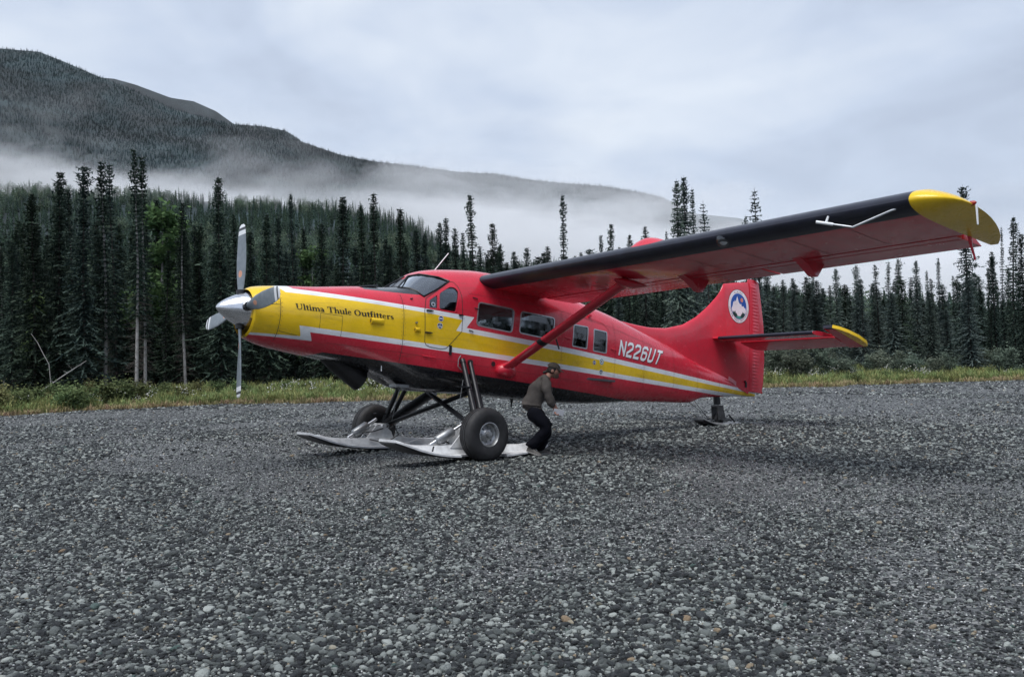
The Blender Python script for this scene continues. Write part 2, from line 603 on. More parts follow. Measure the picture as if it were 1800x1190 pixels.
def build_pebbles():
    shapes = [(pebble_mesh('pebble_shape', 100 + k, 2), M['stone']) for k in range(9)] + [(pebble_mesh('pebble_shape', 120 + k, 1), M['chip']) for k in range(3)]
    PK = []
    P, S_, Rr = [], [], []
    for (y0, y1, sp, r0) in ((3.6, 6.5, .0198, .0106), (6.5, 10.5, .0235, .0117), (10.5, 16.0, .034, .0155), (16.0, 24.0, .056, .024), (24.0, 34.0, .10, .037), (34.0, 47.0, .17, .055)):
        nx = int((.60 * y1 + 2.4) * 2 / sp); ny = int((y1 - y0) / sp)
        X, Y = np.meshgrid(np.arange(nx) * sp - nx * sp / 2, y0 + np.arange(ny) * sp)
        X = X + rng.uniform(-.5, .5, X.shape) * sp; Y = Y + rng.uniform(-.5, .5, Y.shape) * sp
        X = X.ravel(); Y = Y.ravel()
        keep = (np.abs(X) < .60 * Y + 2.4) & (Y < edge_y(X) + .2)
        patch = fbm(X * .33, Y * .24, 77, 4)
        fine = np.clip((patch - .41) / .13, 0, 1)          # 0: mostly grit, 1: mostly stones
        near = np.clip((7.6 - Y) / 3.0, 0, 1)
        keep &= rng.uniform(0, 1, X.shape) < np.clip(.42 + .45 * fine + .25 * near, 0, 1)
        X = X[keep]; Y = Y[keep]; fine = fine[keep]; near = near[keep]
        r = r0 * np.exp(rng.normal(0, .42, X.shape)) * (.62 + .38 * fine + .24 * near)
        r = np.minimum(r, max(.048, r0 * 1.3))
        flat = np.where(Y > 23, .55, 1.0)
        z = gz(X, Y) + r * .28 * flat
        P.append(np.stack([X, Y, z], 1))
        S_.append(np.stack([r, r, r * flat], 1))
        n = len(X)
        pk = rng.integers(0, 9, n)
        chip = (rng.uniform(0, 1, n) < .20) & (r < r0 * .95)
        pk[chip] = 9 + rng.integers(0, 3, chip.sum())
        PK.append(pk)
        Rr.append(np.stack([rng.normal(0, .25, n), rng.normal(0, .25, n), rng.uniform(0, 6.28, n)], 1))
    P = np.concatenate(P); S_ = np.concatenate(S_); Rr = np.concatenate(Rr)
    o = scatter('gravel', P, Rr, S_, np.concatenate(PK), shapes)
    tag(o, 'loose grey river gravel covering the airstrip', 'gravel')
    # the larger stones are objects of their own
    big = [pebble_mesh('stone', 300 + k, 3) for k in range(8)]
    for m in big: m.materials.append(M['stone'])
    n = 0
    while n < 260:
        y = 4.1 + 9.5 * random.random() ** 1.7
        x = random.uniform(-1, 1) * (.58 * y + .3)
        r = random.choice((.022, .024, .027, .030, .036)) * random.uniform(.9, 1.15)
        if random.random() < .05: r *= 1.35
        o = bpy.data.objects.new('stone', big[n % 8])
        C.objects.link(o)
        o.parent = GRAVEL
        o.location = (x, y, float(gz(x, y)) + r * .30)
        o.rotation_euler = (random.gauss(0, .25), random.gauss(0, .25), random.uniform(0, 6.28))
        o.scale = (r, r, r)
        n += 1


build_pebbles()


# ------------------------------------------------------------------ the aeroplane (x aft from the spinner tip, y to its right, z up)
SEC = np.array([
    (0.46, .345, -.425, .405, -.03, 2.0, 2.0), (0.52, .372, -.452, .425, -.03, 2.0, 2.0), (0.80, .42, -.53, .485, -.03, 2.1, 2.1),
    (1.15, .46, -.58, .55, -.03, 2.2, 2.2), (1.50, .495, -.62, .60, -.03, 2.3, 2.4), (2.20, .59, -.72, .68, -.04, 2.5, 2.7),
    (2.96, .67, -.92, .75, -.06, 2.7, 3.0), (3.05, .70, -.95, .757, -.06, 2.7, 3.1), (3.31, .90, -1.03, .775, -.06, 2.6, 3.4),
    (3.45, .995, -1.05, .785, -.06, 2.6, 3.5), (3.60, 1.05, -1.06, .79, -.06, 2.7, 3.6), (4.02, 1.12, -1.06, .80, -.06, 2.9, 3.8),
    (4.76, 1.18, -1.06, .805, -.08, 3.2, 4.0), (5.50, 1.17, -1.08, .805, -.08, 3.2, 4.0), (6.46, 1.06, -1.11, .78, -.10, 3.1, 4.0),
    (7.31, .91, -1.10, .705, -.12, 3.0, 3.8), (8.14, .77, -1.05, .61, -.15, 2.8, 3.4), (8.90, .60, -.99, .52, -.20, 2.6, 3.2),
    (9.96, .36, -.95, .40, -.26, 2.4, 3.0), (10.98, .07, -.91, .28, -.34, 2.3, 2.8), (11.36, -.02, -.79, .24, -.38, 2.2, 2.6),
    (12.30, -.22, -.71, .15, -.45, 2.0, 2.4), (13.00, -.40, -.66, .08, -.52, 2.0, 2.2), (13.50, -.53, -.645, .03, -.585, 2.0, 2.0)], float)


def _pch(x, X, Y):
    n = len(X); h = np.diff(X); d = np.diff(Y) / h
    x = min(max(x, X[0]), X[-1]); i = min(max(int(np.searchsorted(X, x) - 1), 0), n - 2)

    def slope(k):
        if k == 0: return d[0]
        if k == n - 1: return d[-1]
        if d[k - 1] * d[k] <= 0: return 0.0
        w1 = 2 * h[k] + h[k - 1]; w2 = h[k] + 2 * h[k - 1]
        return (w1 + w2) / (w1 / d[k - 1] + w2 / d[k])
    m0, m1 = slope(i), slope(i + 1)
    t = (x - X[i]) / h[i]; t2 = t * t; t3 = t2 * t
    return (2 * t3 - 3 * t2 + 1) * Y[i] + (t3 - 2 * t2 + t) * h[i] * m0 + (-2 * t3 + 3 * t2) * Y[i + 1] + (t3 - t2) * h[i] * m1


def section(x):
    return [float(_pch(x, SEC[:, 0], SEC[:, k])) for k in range(1, 7)]


def half_width(x, z):
    zt, zb, w, zc, nu, nl = section(x)
    if z >= zc: t, n = (z - zc) / (zt - zc), nu
    else: t, n = (zc - z) / (zc - zb), nl
    return 0.0 if t >= 1 else w * (1 - t ** n) ** (1 / n)


def skin(x, z, off=0.0, side=-1):
    """point of the fuselage side at (x, z); side -1 is the near (left) side"""
    y = half_width(x, z)
    e = .01
    dy_dx = (half_width(x + e, z) - half_width(x - e, z)) / (2 * e)
    dy_dz = (half_width(x, z + e) - half_width(x, z - e)) / (2 * e)
    dy_dz = max(-6, min(6, dy_dz))
    n = Vector((-dy_dx, 1, -dy_dz)).normalized()
    p = Vector((x, y, z)) + n * off
    return Vector((p.x, p.y * side, p.z))


XS = sorted(set([0.46, 0.49, 0.52] + [round(0.6 + .1 * k, 3) for k in range(25)] + [3.05 + .05 * k for k in range(20)] + [4.1 + .14 * k for k in range(22)] + [7.2 + .2 * k for k in range(32)] + [13.5]))
XS = [x for x in XS if x <= 13.5]
NR = 72


def ring(x, off=0.0):
    zt, zb, w, zc, nu, nl = section(x)
    zt += off; zb -= off; w = max(w + off, .004)
    if zt - zb < .02: zt, zb = (zt + zb) / 2 + .01, (zt + zb) / 2 - .01
    zc = min(max(zc, zb + .004), zt - .004)
    pts = []
    for k in range(NR):
        q = 2 * math.pi * k / NR
        c, s = math.cos(q), math.sin(q)
        n = nu if s >= 0 else nl
        y = w * math.copysign(abs(c) ** (2 / n), c)
        z = zc + ((zt - zc) if s >= 0 else (zc - zb)) * math.copysign(abs(s) ** (2 / n), s)
        pts.append((x, y, z))
    return pts


def shell_mesh(name, off_out, off_in, x0=None, x1=None, close_front=False, closed_cavity=False):
    """solid shell between two offsets of the fuselage surface"""
    xs = [x for x in XS if (x0 is None or x >= x0) and (x1 is None or x <= x1)]
    b = MB()
    ro = [ring(x, off_out) for x in xs]
    ri = [ring(x, off_in) for x in xs]
    b.grid(ro, close=True, mi=0)
    b.grid([r for r in ri], close=True, mi=1)
    b.grid([ro[0], ri[0]], close=True, mi=0)
    b.grid([ro[-1], ri[-1]], close=True, mi=0)
    return b.mesh(name)


def boolean(target, other, op):
    md = target.modifiers.new('b', 'BOOLEAN')
    md.operation = op; md.solver = 'EXACT'; md.object = other
    dg = bpy.context.evaluated_depsgraph_get()
    me = bpy.data.meshes.new_from_object(target.evaluated_get(dg))
    target.modifiers.clear()
    old = target.data
    target.data = me
    bpy.data.meshes.remove(old)


def discard(*obs):
    for o in obs:
        me = o.data
        bpy.data.objects.remove(o)
        if me.users == 0: bpy.data.meshes.remove(me)


def prism(poly, depth=.25, grow=0.0):
    """prism through a polygon of points along its mean normal"""
    P = [Vector(p) for p in poly]
    c = sum(P, Vector()) / len(P)
    n = Vector()
    for i in range(len(P)):
        n += (P[i] - c).cross(P[(i + 1) % len(P)] - c)
    n.normalize()
    if grow:
        Q = []
        for i in range(len(P)):
            a, p, d = P[i - 1], P[i], P[(i + 1) % len(P)]
            e1 = (p - a).normalized().cross(n); e2 = (d - p).normalized().cross(n)
            bis = (e1 + e2)
            bis = bis / max(.5, bis.length_squared / 2) if bis.length > 1e-6 else e1
            Q.append(p + bis * grow)
        P = Q
    k = len(P)
    b = MB()
    b.add([p + n * depth for p in P] + [p - n * depth for p in P],
          [tuple(range(k)), tuple(range(2 * k - 1, k - 1, -1))] + [(i, i + k, (i + 1) % k + k, (i + 1) % k) for i in range(k)])
    return b.build('cutter')


def round_poly(pts, r, n=4):
    """round the corners of a closed polygon of (x, z)"""
    out = []
    m = len(pts)
    for i in range(m):
        a, p, d = Vector(pts[i - 1]), Vector(pts[i]), Vector(pts[(i + 1) % m])
        r1 = min(r, (a - p).length * .45, (d - p).length * .45)
        s = p + (a - p).normalized() * r1; e = p + (d - p).normalized() * r1
        for k in range(n + 1):
            t = k / n
            out.append(tuple(s * (1 - t) ** 2 + p * 2 * t * (1 - t) + e * t ** 2))
    return out


def livery_material():
    t = NT('aircraft_livery')
    v = t.coord()
    sp = t.new('ShaderNodeSeparateXYZ'); t.lk(v, sp.inputs[0])
    X, Y, Z = sp.outputs

    def quad(c):      # a x^2 + b x + c
        return t.math('MULTIPLY_ADD', t.math('MULTIPLY_ADD', X, c[0], c[1]), X, c[2])

    def hinge(x0, k):  # k * max(0, x0 - x)
        return t.math('MULTIPLY', t.math('MAXIMUM', t.math('SUBTRACT', x0, X), 0.0), k)

    def jog(l1, l2, k, s0):
        s = t.math('MULTIPLY_ADD', Z, k, X)
        g = t.math('GREATER_THAN', s, s0)
        return t.math('ADD', t.math('MULTIPLY', g, l2), t.math('MULTIPLY', t.math('SUBTRACT', 1.0, g), l1))
    A = jog(t.math('ADD', quad((-.00189, -.0335, .42987)), hinge(1.08, 1.2)), quad((-.00084, -.04692, .2608)), -.8, 4.053)
    B = jog(t.math('ADD', quad((-.00957, .00423, .31693)), hinge(.93, 1.0)), quad((.00032, -.0645, .22942)), -.65, 3.892)
    Cc = jog(quad((0, -.00241, -.34934)), quad((.00021, -.04105, -.14746)), .344, 1.0525)
    D = jog(quad((0, -.02974, -.36877)), quad((.00048, -.04493, -.22364)), .487, 1.165)
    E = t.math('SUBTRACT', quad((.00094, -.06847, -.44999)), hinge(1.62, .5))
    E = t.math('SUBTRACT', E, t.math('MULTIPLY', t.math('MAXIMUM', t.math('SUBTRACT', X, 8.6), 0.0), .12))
    n0 = t.noise(2.6, 5, .6, v)

    def shade(c, k=.09):
        return t.ramp(n0, [(.3, tuple(q * (1 - k) for q in c)), (.7, tuple(min(1, q * (1 + k)) for q in c))])
    col = shade(RED)
    white = shade(WHT, .05)
    col = t.mix(t.math('LESS_THAN', Z, A), col, white)
    col = t.mix(t.math('LESS_THAN', Z, B), col, shade(YEL))
    col = t.mix(t.math('LESS_THAN', Z, Cc), col, white)
    col = t.mix(t.math('LESS_THAN', Z, D), col, shade(RED))
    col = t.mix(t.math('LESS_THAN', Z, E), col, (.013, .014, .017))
    g = t.math('MULTIPLY', t.math('GREATER_THAN', Z, .527), t.math('MULTIPLY', t.math('GREATER_THAN', X, 2.28), t.math('LESS_THAN', X, 3.27)))
    g = t.math('MULTIPLY', g, t.math('LESS_THAN', Z, 1.0))
    col = t.mix(g, col, (.035, .038, .045))
    # grime streaks running aft from the cowl and along the belly
    mp = t.new('ShaderNodeMapping'); mp.inputs['Scale'].default_value = (.8, 9, 9); t.lk(v, mp.inputs['Vector'])
    st = t.noise(1.6, 6, .68, mp.outputs[0])
    low = t.math('MULTIPLY', t.ramp(st, [(.50, (0, 0, 0)), (.78, (1, 1, 1))]), .34)
    col = t.mix(low, col, (.10, .075, .05))
    spk = t.ramp(t.noise(60, 2, .5, v), [(.70, (0, 0, 0)), (.76, (1, 1, 1))])
    col = t.mix(t.math('MULTIPLY', spk, .30), col, (.06, .05, .04))
    r = t.math('MULTIPLY_ADD', t.noise(5, 5, .65, v), .26, .14)
    wob = t.noise(1.4, 2, .5, v)
    t.bsdf(col, r, 0, t.bump(wob, .22, .05), coat=.45)
    return t.m


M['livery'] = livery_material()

# body axes found from the photograph: aft, right, up
_R = np.array([[0.76544511, 0.63973125, 0.06955363], [0.63648368, -0.76858131, 0.06458557], [-0.09477503, 0.00516696, 0.99548531]])
PLANE = empty('bush_plane')
_pm = Matrix(((_R[0, 0], -_R[0, 1], _R[0, 2], -4.42840613), (_R[1, 0], -_R[1, 1], _R[1, 2], 13.55356448), (_R[2, 0], -_R[2, 1], _R[2, 2], 2.51683356), (0, 0, 0, 1)))
PLANE.matrix_world = _pm
tag(PLANE, 'red, yellow and white high-wing propeller plane on wheel skis parked on gravel', 'aeroplane')
P = PLANE
BUILD = []          # (objects to parent at the end so that booleans work in body axes)


def part(o, parent=None):
    o.parent = parent if parent is not None else P
    return o


# ---- windows: polygons in (x, z) on the fuselage side
WIN = {
    'door': [(3.555, .595), (3.79, .742), (3.885, .735), (3.945, .665), (3.862, .302), (3.525, .315)],
    'quarter': [(3.352, .455), (3.512, .562), (3.49, .322), (3.335, .318)],
    'w1': [(4.361, .525), (5.146, .486), (5.10, .082), (4.315, .132)],
    'w2': [(5.326, .471), (6.147, .435), (6.09, .045), (5.29, .092)],
    'w3': [(6.687, .372), (7.087, .366), (7.052, -.040), (6.645, -.024)],
    'w4': [(7.286, .346), (7.675, .330), (7.656, -.077), (7.262, -.064)]}
RAD = {'door': .05, 'quarter': .03, 'w1': .06, 'w2': .06, 'w3': .025, 'w4': .025}
SCREEN = [(2.990, .225, .655), (3.325, .055, .915), (3.40, .25, .935), (3.468, .424, .916), (3.631, .537, .894), (3.802, .618, .844), (3.65, .655, .745), (3.502, .675, .648),
          (3.259, .679, .506), (3.217, .646, .542), (3.184, .599, .587), (3.107, .478, .639), (3.03, .36, .652)]


def window_polys():
    for k, pts in WIN.items():
        for side in (-1, 1):
            pz = round_poly(pts, RAD[k])
            yield k, side, [skin(x, z, 0, side) for x, z in pz]


def build_fuselage():
    bme = shell_mesh('fuselage', 0.0, -.028)
    bme.materials.append(M['livery']); bme.materials.append(M['lining'])
    body = link('fuselage', bme, None)
    pane_src = shell_mesh('pane_src', -.010, -.016, 2.5, 9.0)
    frame_src = shell_mesh('frame_src', .004, -.020, 2.5, 9.0)
    todo = list(window_polys())
    cut = []
    for k, side, poly in todo:
        cutter = prism(poly, .16)
        boolean(body, cutter, 'DIFFERENCE')
        pane = link('cabin_window' if k.startswith('w') else 'cockpit_window', pane_src.copy())
        boolean(pane, cutter, 'INTERSECT')
        pane.data.materials.clear(); pane.data.materials.append(M['glass'])
        for q in pane.data.polygons: q.material_index = 0
        part(pane)
        if side < 0 or k in ('w1', 'w2'):
            big = prism(poly, .16, .020)
            small = prism(poly, .2, -.002)
            fr = link('frame', frame_src.copy())
            boolean(fr, big, 'INTERSECT')
            boolean(fr, small, 'DIFFERENCE')
            fr.data.materials.clear(); fr.data.materials.append(M['frame'] if k.startswith('w') else M['red'])
            for q in fr.data.polygons: q.material_index = 0
            part(fr, pane)
            discard(big, small)
        discard(cutter)
    for side in (-1, 1):
        poly = [Vector((x, (y if side > 0 else -y), z)) for x, y, z in SCREEN]
        cutter = prism(poly, .22)
        boolean(body, cutter, 'DIFFERENCE')
        pane = link('windscreen', pane_src.copy())
        boolean(pane, cutter, 'INTERSECT')
        pane.data.materials.clear(); pane.data.materials.append(M['windscreen'])
        for q in pane.data.polygons: q.material_index = 0
        pane.data.shade_smooth(); pane.data.set_sharp_from_angle(angle=R(25))
        part(pane)
        discard(cutter)
        b = MB()
        loop = [skin(x, z, .003, side) if half_width(x, z) > .05 else Vector((x, side * y, z)) for x, y, z in SCREEN]
        b.tube(loop + loop[:2], .017, 6)
        b.build('seal', M['black'], pane, 60)
    bpy.data.meshes.remove(pane_src); bpy.data.meshes.remove(frame_src)
    me = body.data
    # faces well inside the skin are cabin lining
    me.shade_smooth(); me.set_sharp_from_angle(angle=R(32))
    wn = body.modifiers.new('even_normals', 'WEIGHTED_NORMAL'); wn.keep_sharp = True; wn.weight = 90
    part(body)
    return body


BODY = build_fuselage()


def strip(pts, w, off=.002, side=-1, name='panel_seam', mat=None, parent=None, closed=False, step=.03):
    """a narrow strip that follows the fuselage skin along a path of (x, z)"""
    pp = []
    seq = pts + ([pts[0]] if closed else [])
    for a, c in zip(seq[:-1], seq[1:]):
        n = max(1, int(math.hypot(c[0] - a[0], c[1] - a[1]) / step))
        for k in range(n):
            pp.append((a[0] + (c[0] - a[0]) * k / n, a[1] + (c[1] - a[1]) * k / n))
    pp.append(seq[-1])
    rows = []
    for i, p in enumerate(pp):
        a = pp[max(i - 1, 0)]; c = pp[min(i + 1, len(pp) - 1)]
        d = Vector((c[0] - a[0], c[1] - a[1])).normalized()
        nx, nz = -d.y * w / 2, d.x * w / 2
        rows.append([skin(p[0] + nx, p[1] + nz, off, side), skin(p[0] - nx, p[1] - nz, off, side)])
    b = MB(); b.grid(rows)
    return b.build(name, mat or M['darkgap'], parent or BODY, recalc=False)


def patch(b, poly, off, side=-1):
    """polygon (x, z) laid on the fuselage skin (fan)"""
    c = (sum(p[0] for p in poly) / len(poly), sum(p[1] for p in poly) / len(poly))
    vs = [skin(c[0], c[1], off, side)] + [skin(x, z, off, side) for x, z in poly]
    n = len(poly)
    return b.add(vs, [(0, 1 + i, 1 + (i + 1) % n) for i in range(n)])


def disc_poly(x, z, rx, rz, n=28, a0=0, a1=360):
    return [(x + rx * math.cos(R(a0 + (a1 - a0) * k / n)), z + rz * math.sin(R(a0 + (a1 - a0) * k / n))) for k in range(n)]


def section_seam(x, z0, z1, name='panel_seam'):
    n = 26
    return strip([(x, z0 + (z1 - z0) * k / n) for k in range(n + 1)], .009, .0015, name=name)


def build_fuselage_details():
    section_seam(.815, .34, -.44)                       # cowl ring
    section_seam(2.86, .50, -.62)
    strip([(.82, .10), (.50, .08)], .008)
    strip([(.83, -.30), (1.12, -.345)], .006)
    strip([(1.43, .03), (1.43, -.21)], .005); strip([(1.43, .03), (1.79, .02)], .005); strip([(1.79, .02), (1.79, -.30)], .005)
    for x, z0, z1 in ((6.35, .60, -.85), (7.95, .55, -.80), (8.95, .42, -.80), (10.05, .22, -.80), (11.0, -.02, -.80), (11.9, -.25, -.70)):
        n = 26
        strip([(x, z0 + (z1 - z0) * k / n) for k in range(n + 1)], .005, .0012, mat=M['seam'])
    # rows of rivets beside the seams
    b = MB()

    def rivets(x0, z0, x1, z1):
        n = int(math.hypot(x1 - x0, z1 - z0) / .065)
        for k in range(n):
            x = x0 + (x1 - x0) * k / n; z = z0 + (z1 - z0) * k / n
            if half_width(x, z) < .05: continue
            patch(b, [(x + .0055 * math.cos(q), z + .0055 * math.sin(q)) for q in (0, 1.05, 2.1, 3.14, 4.19, 5.24)], .0026)
    for x, z0, z1 in ((.79, .34, -.42), (.84, .34, -.42), (2.83, .48, -.60), (2.89, .48, -.60), (6.32, .60, -.85), (6.38, .60, -.85), (7.92, .55, -.80), (7.98, .55, -.80), (8.92, .42, -.80), (8.98, .42, -.80), (10.02, .22, -.80), (10.08, .22, -.80), (10.97, -.02, -.80), (11.03, -.02, -.80)):
        rivets(x, z0, x, z1)
    for x0, z0, x1, z1 in ((4.15, .69, 6.35, .63), (6.35, .63, 9.4, .21), (1.6, -.45, 4.1, -.59), (4.1, -.59, 8.2, -.79), (.83, .12, .52, .10)):
        rivets(x0, z0, x1, z1)
    rv = b.build('rivets', M['rivet'], BODY, recalc=False); rv['kind'] = 'stuff'
    strip([(4.15, .66), (5.2, .655), (6.35, .60), (7.9, .45), (9.4, .18)], .005, .0012, mat=M['seam'])
    strip([(1.6, -.42), (2.85, -.47), (4.1, -.56), (6.3, -.66), (8.2, -.76)], .005, .0012, mat=M['seam'])
    # cockpit door outline
    door = [(3.293, .476), (3.249, .262), (3.27, -.262), (3.30, -.31), (3.371, -.338), (3.582, -.352), (3.69, -.335), (3.733, -.299), (4.0, -.019), (4.003, .265), (4.0, .60), (3.95, .76), (3.886, .83), (3.814, .835), (3.70, .76)]
    strip(door, .011, .0018, name='cockpit_door_seam', closed=True)
    # door hinges and handles
    for (x, z, l) in ((3.33, .27, .10), (3.32, -.10, .10), (3.96, .26, .07)):
        b = MB(); p = skin(x, z, .014); b.box(p, (l, .03, .022)); b.tube([p, p + Vector((l * .8, -.012, -.003))], .008, 6)
        b.build('door_hinge', M['black'], BODY)
    b = MB(); p0 = skin(3.76, -.285, .01)
    b.box(p0 + Vector((.02, 0, -.07)), (.045, .02, .16)); b.build('door_step_strap', M['black'], BODY)
    # yellow scoops
    for (x, z, l, h) in ((2.27, -.005, .24, .055), (3.07, -.075, .11, .04)):
        rows = []
        for k in range(7):
            t = k / 6; hh = h * (1 - t) ** .6
            rows.append([skin(x + l * t, z + .9 * h * math.cos(q), .003 + hh * max(0, math.sin(q))) for q in [math.pi * j / 8 for j in range(9)]])
        b = MB(); b.grid(rows); b.add(rows[0], [tuple(range(9))])
        b.build('air_scoop', M['yellow'], BODY, 50)
        b = MB(); patch(b, [(x - .008 + .010 * math.sin(q), z + .7 * h * math.cos(q)) for q in [2 * math.pi * j / 10 for j in range(10)]], .02)
        b.build('scoop_mouth', M['darkgap'], BODY, recalc=False)
    b = MB(); b.tube([skin(3.085, .04, 0), skin(3.09, .04, .035)], .016, 8); b.build('fuel_cap', M['steel'], BODY)
    b = MB(); patch(b, disc_poly(3.415, .385, .040, .040, 20), .0045); b.build('round_vent', M['frame'], BODY, recalc=False)
    b = MB(); patch(b, disc_poly(3.415, .385, .020, .020, 14), .0055); b.build('vent_hole', M['darkgap'], BODY, recalc=False)
    # small red steps and lugs on the side
    for (x, z, l) in ((6.42, .11, .16), (7.80, .02, .15), (7.32, .05, .07), (3.25, -.49, .24), (7.60, -.55, .14), (5.95, -.52, .14), (4.26, .42, .06), (4.23, .60, .08), (4.15, .02, .07)):
        b = MB(); p = skin(x, z, .004); q = skin(x + l, z - .02, .03)
        b.tube([p, q, skin(x + l + .01, z - .02, .0)], .009, 8)
        b.build('step_peg', M['red'] if l > .1 else M['black'], BODY, 50)
    b = MB(); b.lathe([(-.01, .001), (.004, .045), (.006, .045), (.0061, .001)], skin(4.72, -.52, 0), (0, -1, 0), 20)
    b.build('belly_port', M['black'], BODY, 40)
    # cabin rear door drip rail
    strip([(7.0, .56), (7.35, .545), (7.62, .50), (7.74, .40), (7.80, .30)], .012, .008, name='drip_rail', mat=M['red'])
    b = MB(); b.box(skin(7.17, .60, .02), (.07, .05, .05)); b.build('door_latch', M['red'], BODY)
    # tail repair patch and tie ring
    b = MB(); b.add([Vector(p) for p in ((12.25, -.168, -.262), (12.62, -.130, -.355), (12.60, -.132, -.425), (12.22, -.175, -.330))], [(0, 1, 2, 3)])
    # belly drain stubs and a vent box
    for x in (5.55, 6.25):
        b = MB(); b.lathe([(0, .03), (.05, .026), (.10, .014), (.16, .012)], (x, -.35, -1.09), (0, 0, -1), 10)
        b.build('belly_drain', M['black'], BODY, 40)
    b = MB(); b.box((3.12, -.30, -1.0), (.26, .22, .05)); b.tube([(3.15, -.3, -1.0), (3.2, -.3, -1.06)], .03, 10)
    b.build('belly_vent', M['steel'], BODY, 40)  # small grey vent box with a drain stub, no lamp in it
    b = MB(); b.tube([skin(2.62, -.70, 0), skin(2.62, -.70, 0) + Vector((0, -.01, -.09))], .008, 6); b.build('fuel_drain', M['white'], BODY)
    b = MB(); b.tube([(3.91, 0, 1.10), (4.20, 0, 1.46)], .009, 6); b.build('whip_antenna', M['white'], BODY)
    b = MB(); b.tube([(3.73, 0, 1.06), (3.73, 0, 1.15)], .006, 6); b.build('blade_antenna', M['black'], BODY)
    b = MB(); b.add([(2.30, -.28, .585), (2.62, -.28, .628), (2.62, .28, .628), (2.30, .28, .585), (2.30, -.26, .60), (2.62, -.26, .66), (2.62, .26, .66), (2.30, .26, .60)],
                    [(0, 1, 2, 3), (4, 7, 6, 5), (0, 4, 5, 1), (1, 5, 6, 2), (2, 6, 7, 3), (3, 7, 4, 0)]); b.build('top_vent', M['black'], BODY)
    b = MB(); b.tube([skin(3.02, .44, 0), skin(3.05, .43, .03)], .012, 6); b.build('cowl_latch', M['black'], BODY)


build_fuselage_details()


def build_nose():
    # nose bowl between the cowl lip and the spinner, open at the two intakes
    b = MB()
    lip = ring(.46, -.001)
    n = NR
    mid, inn = [], []
    for k in range(n):
        q = 2 * math.pi * k / n
        y, z = lip[k][1], lip[k][2]
        a = math.atan2(z + .03, y)
        mid.append((.432, y * .93, -.03 + (z + .03) * .93))
        inn.append((.50, .302 * math.cos(a), .302 * math.sin(a)))
    for k in range(n):
        k2 = (k + 1) % n
        b.add([lip[k], lip[k2], mid[k2], mid[k]], [(0, 1, 2, 3)])
        a = math.degrees(2 * math.pi * (k + .5) / n) % 360
        if not (62 < a < 118 or 208 < a < 332):
            b.add([mid[k], mid[k2], inn[k2], inn[k]], [(0, 1, 2, 3)])
    b.build('nose_bowl', M['yellow'], P, 60, recalc=True)
    # intake ducts behind the openings
    rows = []
    for x, s in ((.435, .93), (.60, .90), (.95, .80)):
        rows.append([(x, p[1] * s, -.03 + (p[2] + .03) * s) for p in lip])
    b = MB(); b.grid(rows, close=True)
    b.add([(.95, p[1] * .80, -.03 + (p[2] + .03) * .80) for p in lip], [tuple(range(n))])
    b.build('intake_duct', [worn('intake_paint', (.25, .15, .01), .5, 0, .3)], P, 60, recalc=False)
    # spinner
    prof = [(0, 0.0), (.006, .018), (.03, .052), (.08, .096), (.15, .145), (.24, .196), (.33, .238), (.42, .272), (.50, .294), (.535, .297), (.54, .28)]
    b = MB(); b.lathe(prof, (0, 0, 0), (1, 0, 0), 48)
    sp = b.build('spinner', M['polish'], P, 40)
    # the four blades
    t = NT('propeller_blade_paint')
    v = t.coord(); s = t.new('ShaderNodeSeparateXYZ'); t.lk(v, s.inputs[0]); r = s.outputs[2]
    c = t.ramp(t.noise(7, 5, .65, v), [(.3, (.155, .185, .215)), (.7, (.235, .27, .30))])

    def band(a, z):
        return t.math('MULTIPLY', t.math('GREATER_THAN', r, a), t.math('LESS_THAN', r, z))
    c = t.mix(band(1.30, 2), c, (.80, .82, .84)); c = t.mix(band(1.265, 1.30), c, (.05, .05, .06)); c = t.mix(band(1.185, 1.255), c, (.78, .80, .82))
    dx = t.math('POWER', t.math('DIVIDE', t.math('SUBTRACT', r, .56), .055), 2.0); dy = t.math('POWER', t.math('DIVIDE', s.outputs[1], .036), 2.0)
    c = t.mix(t.math('LESS_THAN', t.math('ADD', dx, dy), 1.0), c, (.62, .30, .20))
    t.bsdf(c, .42, .15)
    M['blade'] = t.m
    stations = [(.20, .085, .085, 26), (.30, .10, .082, 24), (.42, .155, .06, 20), (.60, .215, .045, 15), (.80, .245, .036, 11), (1.0, .245, .03, 8), (1.18, .225, .024, 6), (1.28, .20, .02, 5), (1.33, .155, .016, 5), (1.352, .08, .010, 5)]
    rows = []
    for r_, ch, th, tw in stations:
        row = []
        for k in range(20):
            q = 2 * math.pi * k / 20
            y = ch / 2 * math.cos(q); x = th / 2 * math.sin(q) * (1 if r_ < .3 else (.65 + .35 * math.cos(q)))
            a = R(tw)
            row.append((x * math.cos(a) - y * math.sin(a), x * math.sin(a) + y * math.cos(a), r_))
        rows.append(row)
    b = MB(); b.grid(rows, close=True); b.add(rows[-1], [tuple(range(20))])
    blade = b.mesh('propeller_blade'); blade.materials.append(M['blade']); blade.shade_smooth()
    for k in range(4):
        o = link('propeller_blade', blade, None, P)
        o.location = (.385, 0, 0)
        o.rotation_euler = (R(90 * k - 7.0), 0, 0)
        b = MB(); b.lathe([(.16, .072), (.30, .068), (.305, .055)], (0, 0, 0), (0, 0, 1), 18)
        b.build('blade_cuff', M['black'], o, 40)
    # exhaust
    c0, c1 = Vector((1.80, 0, -.52)), Vector((2.54, 0, -.96))
    ax = (c1 - c0).normalized()
    b = MB()
    L = (c1 - c0).length
    b.lathe([(0, .12), (L * .3, .155), (L * .8, .172), (L, .176), (L, .160), (L * .5, .15), (L * .2, .13)], c0, ax, 28)
    b.build('exhaust_pipe', M['soot'], P, 40)


build_nose()


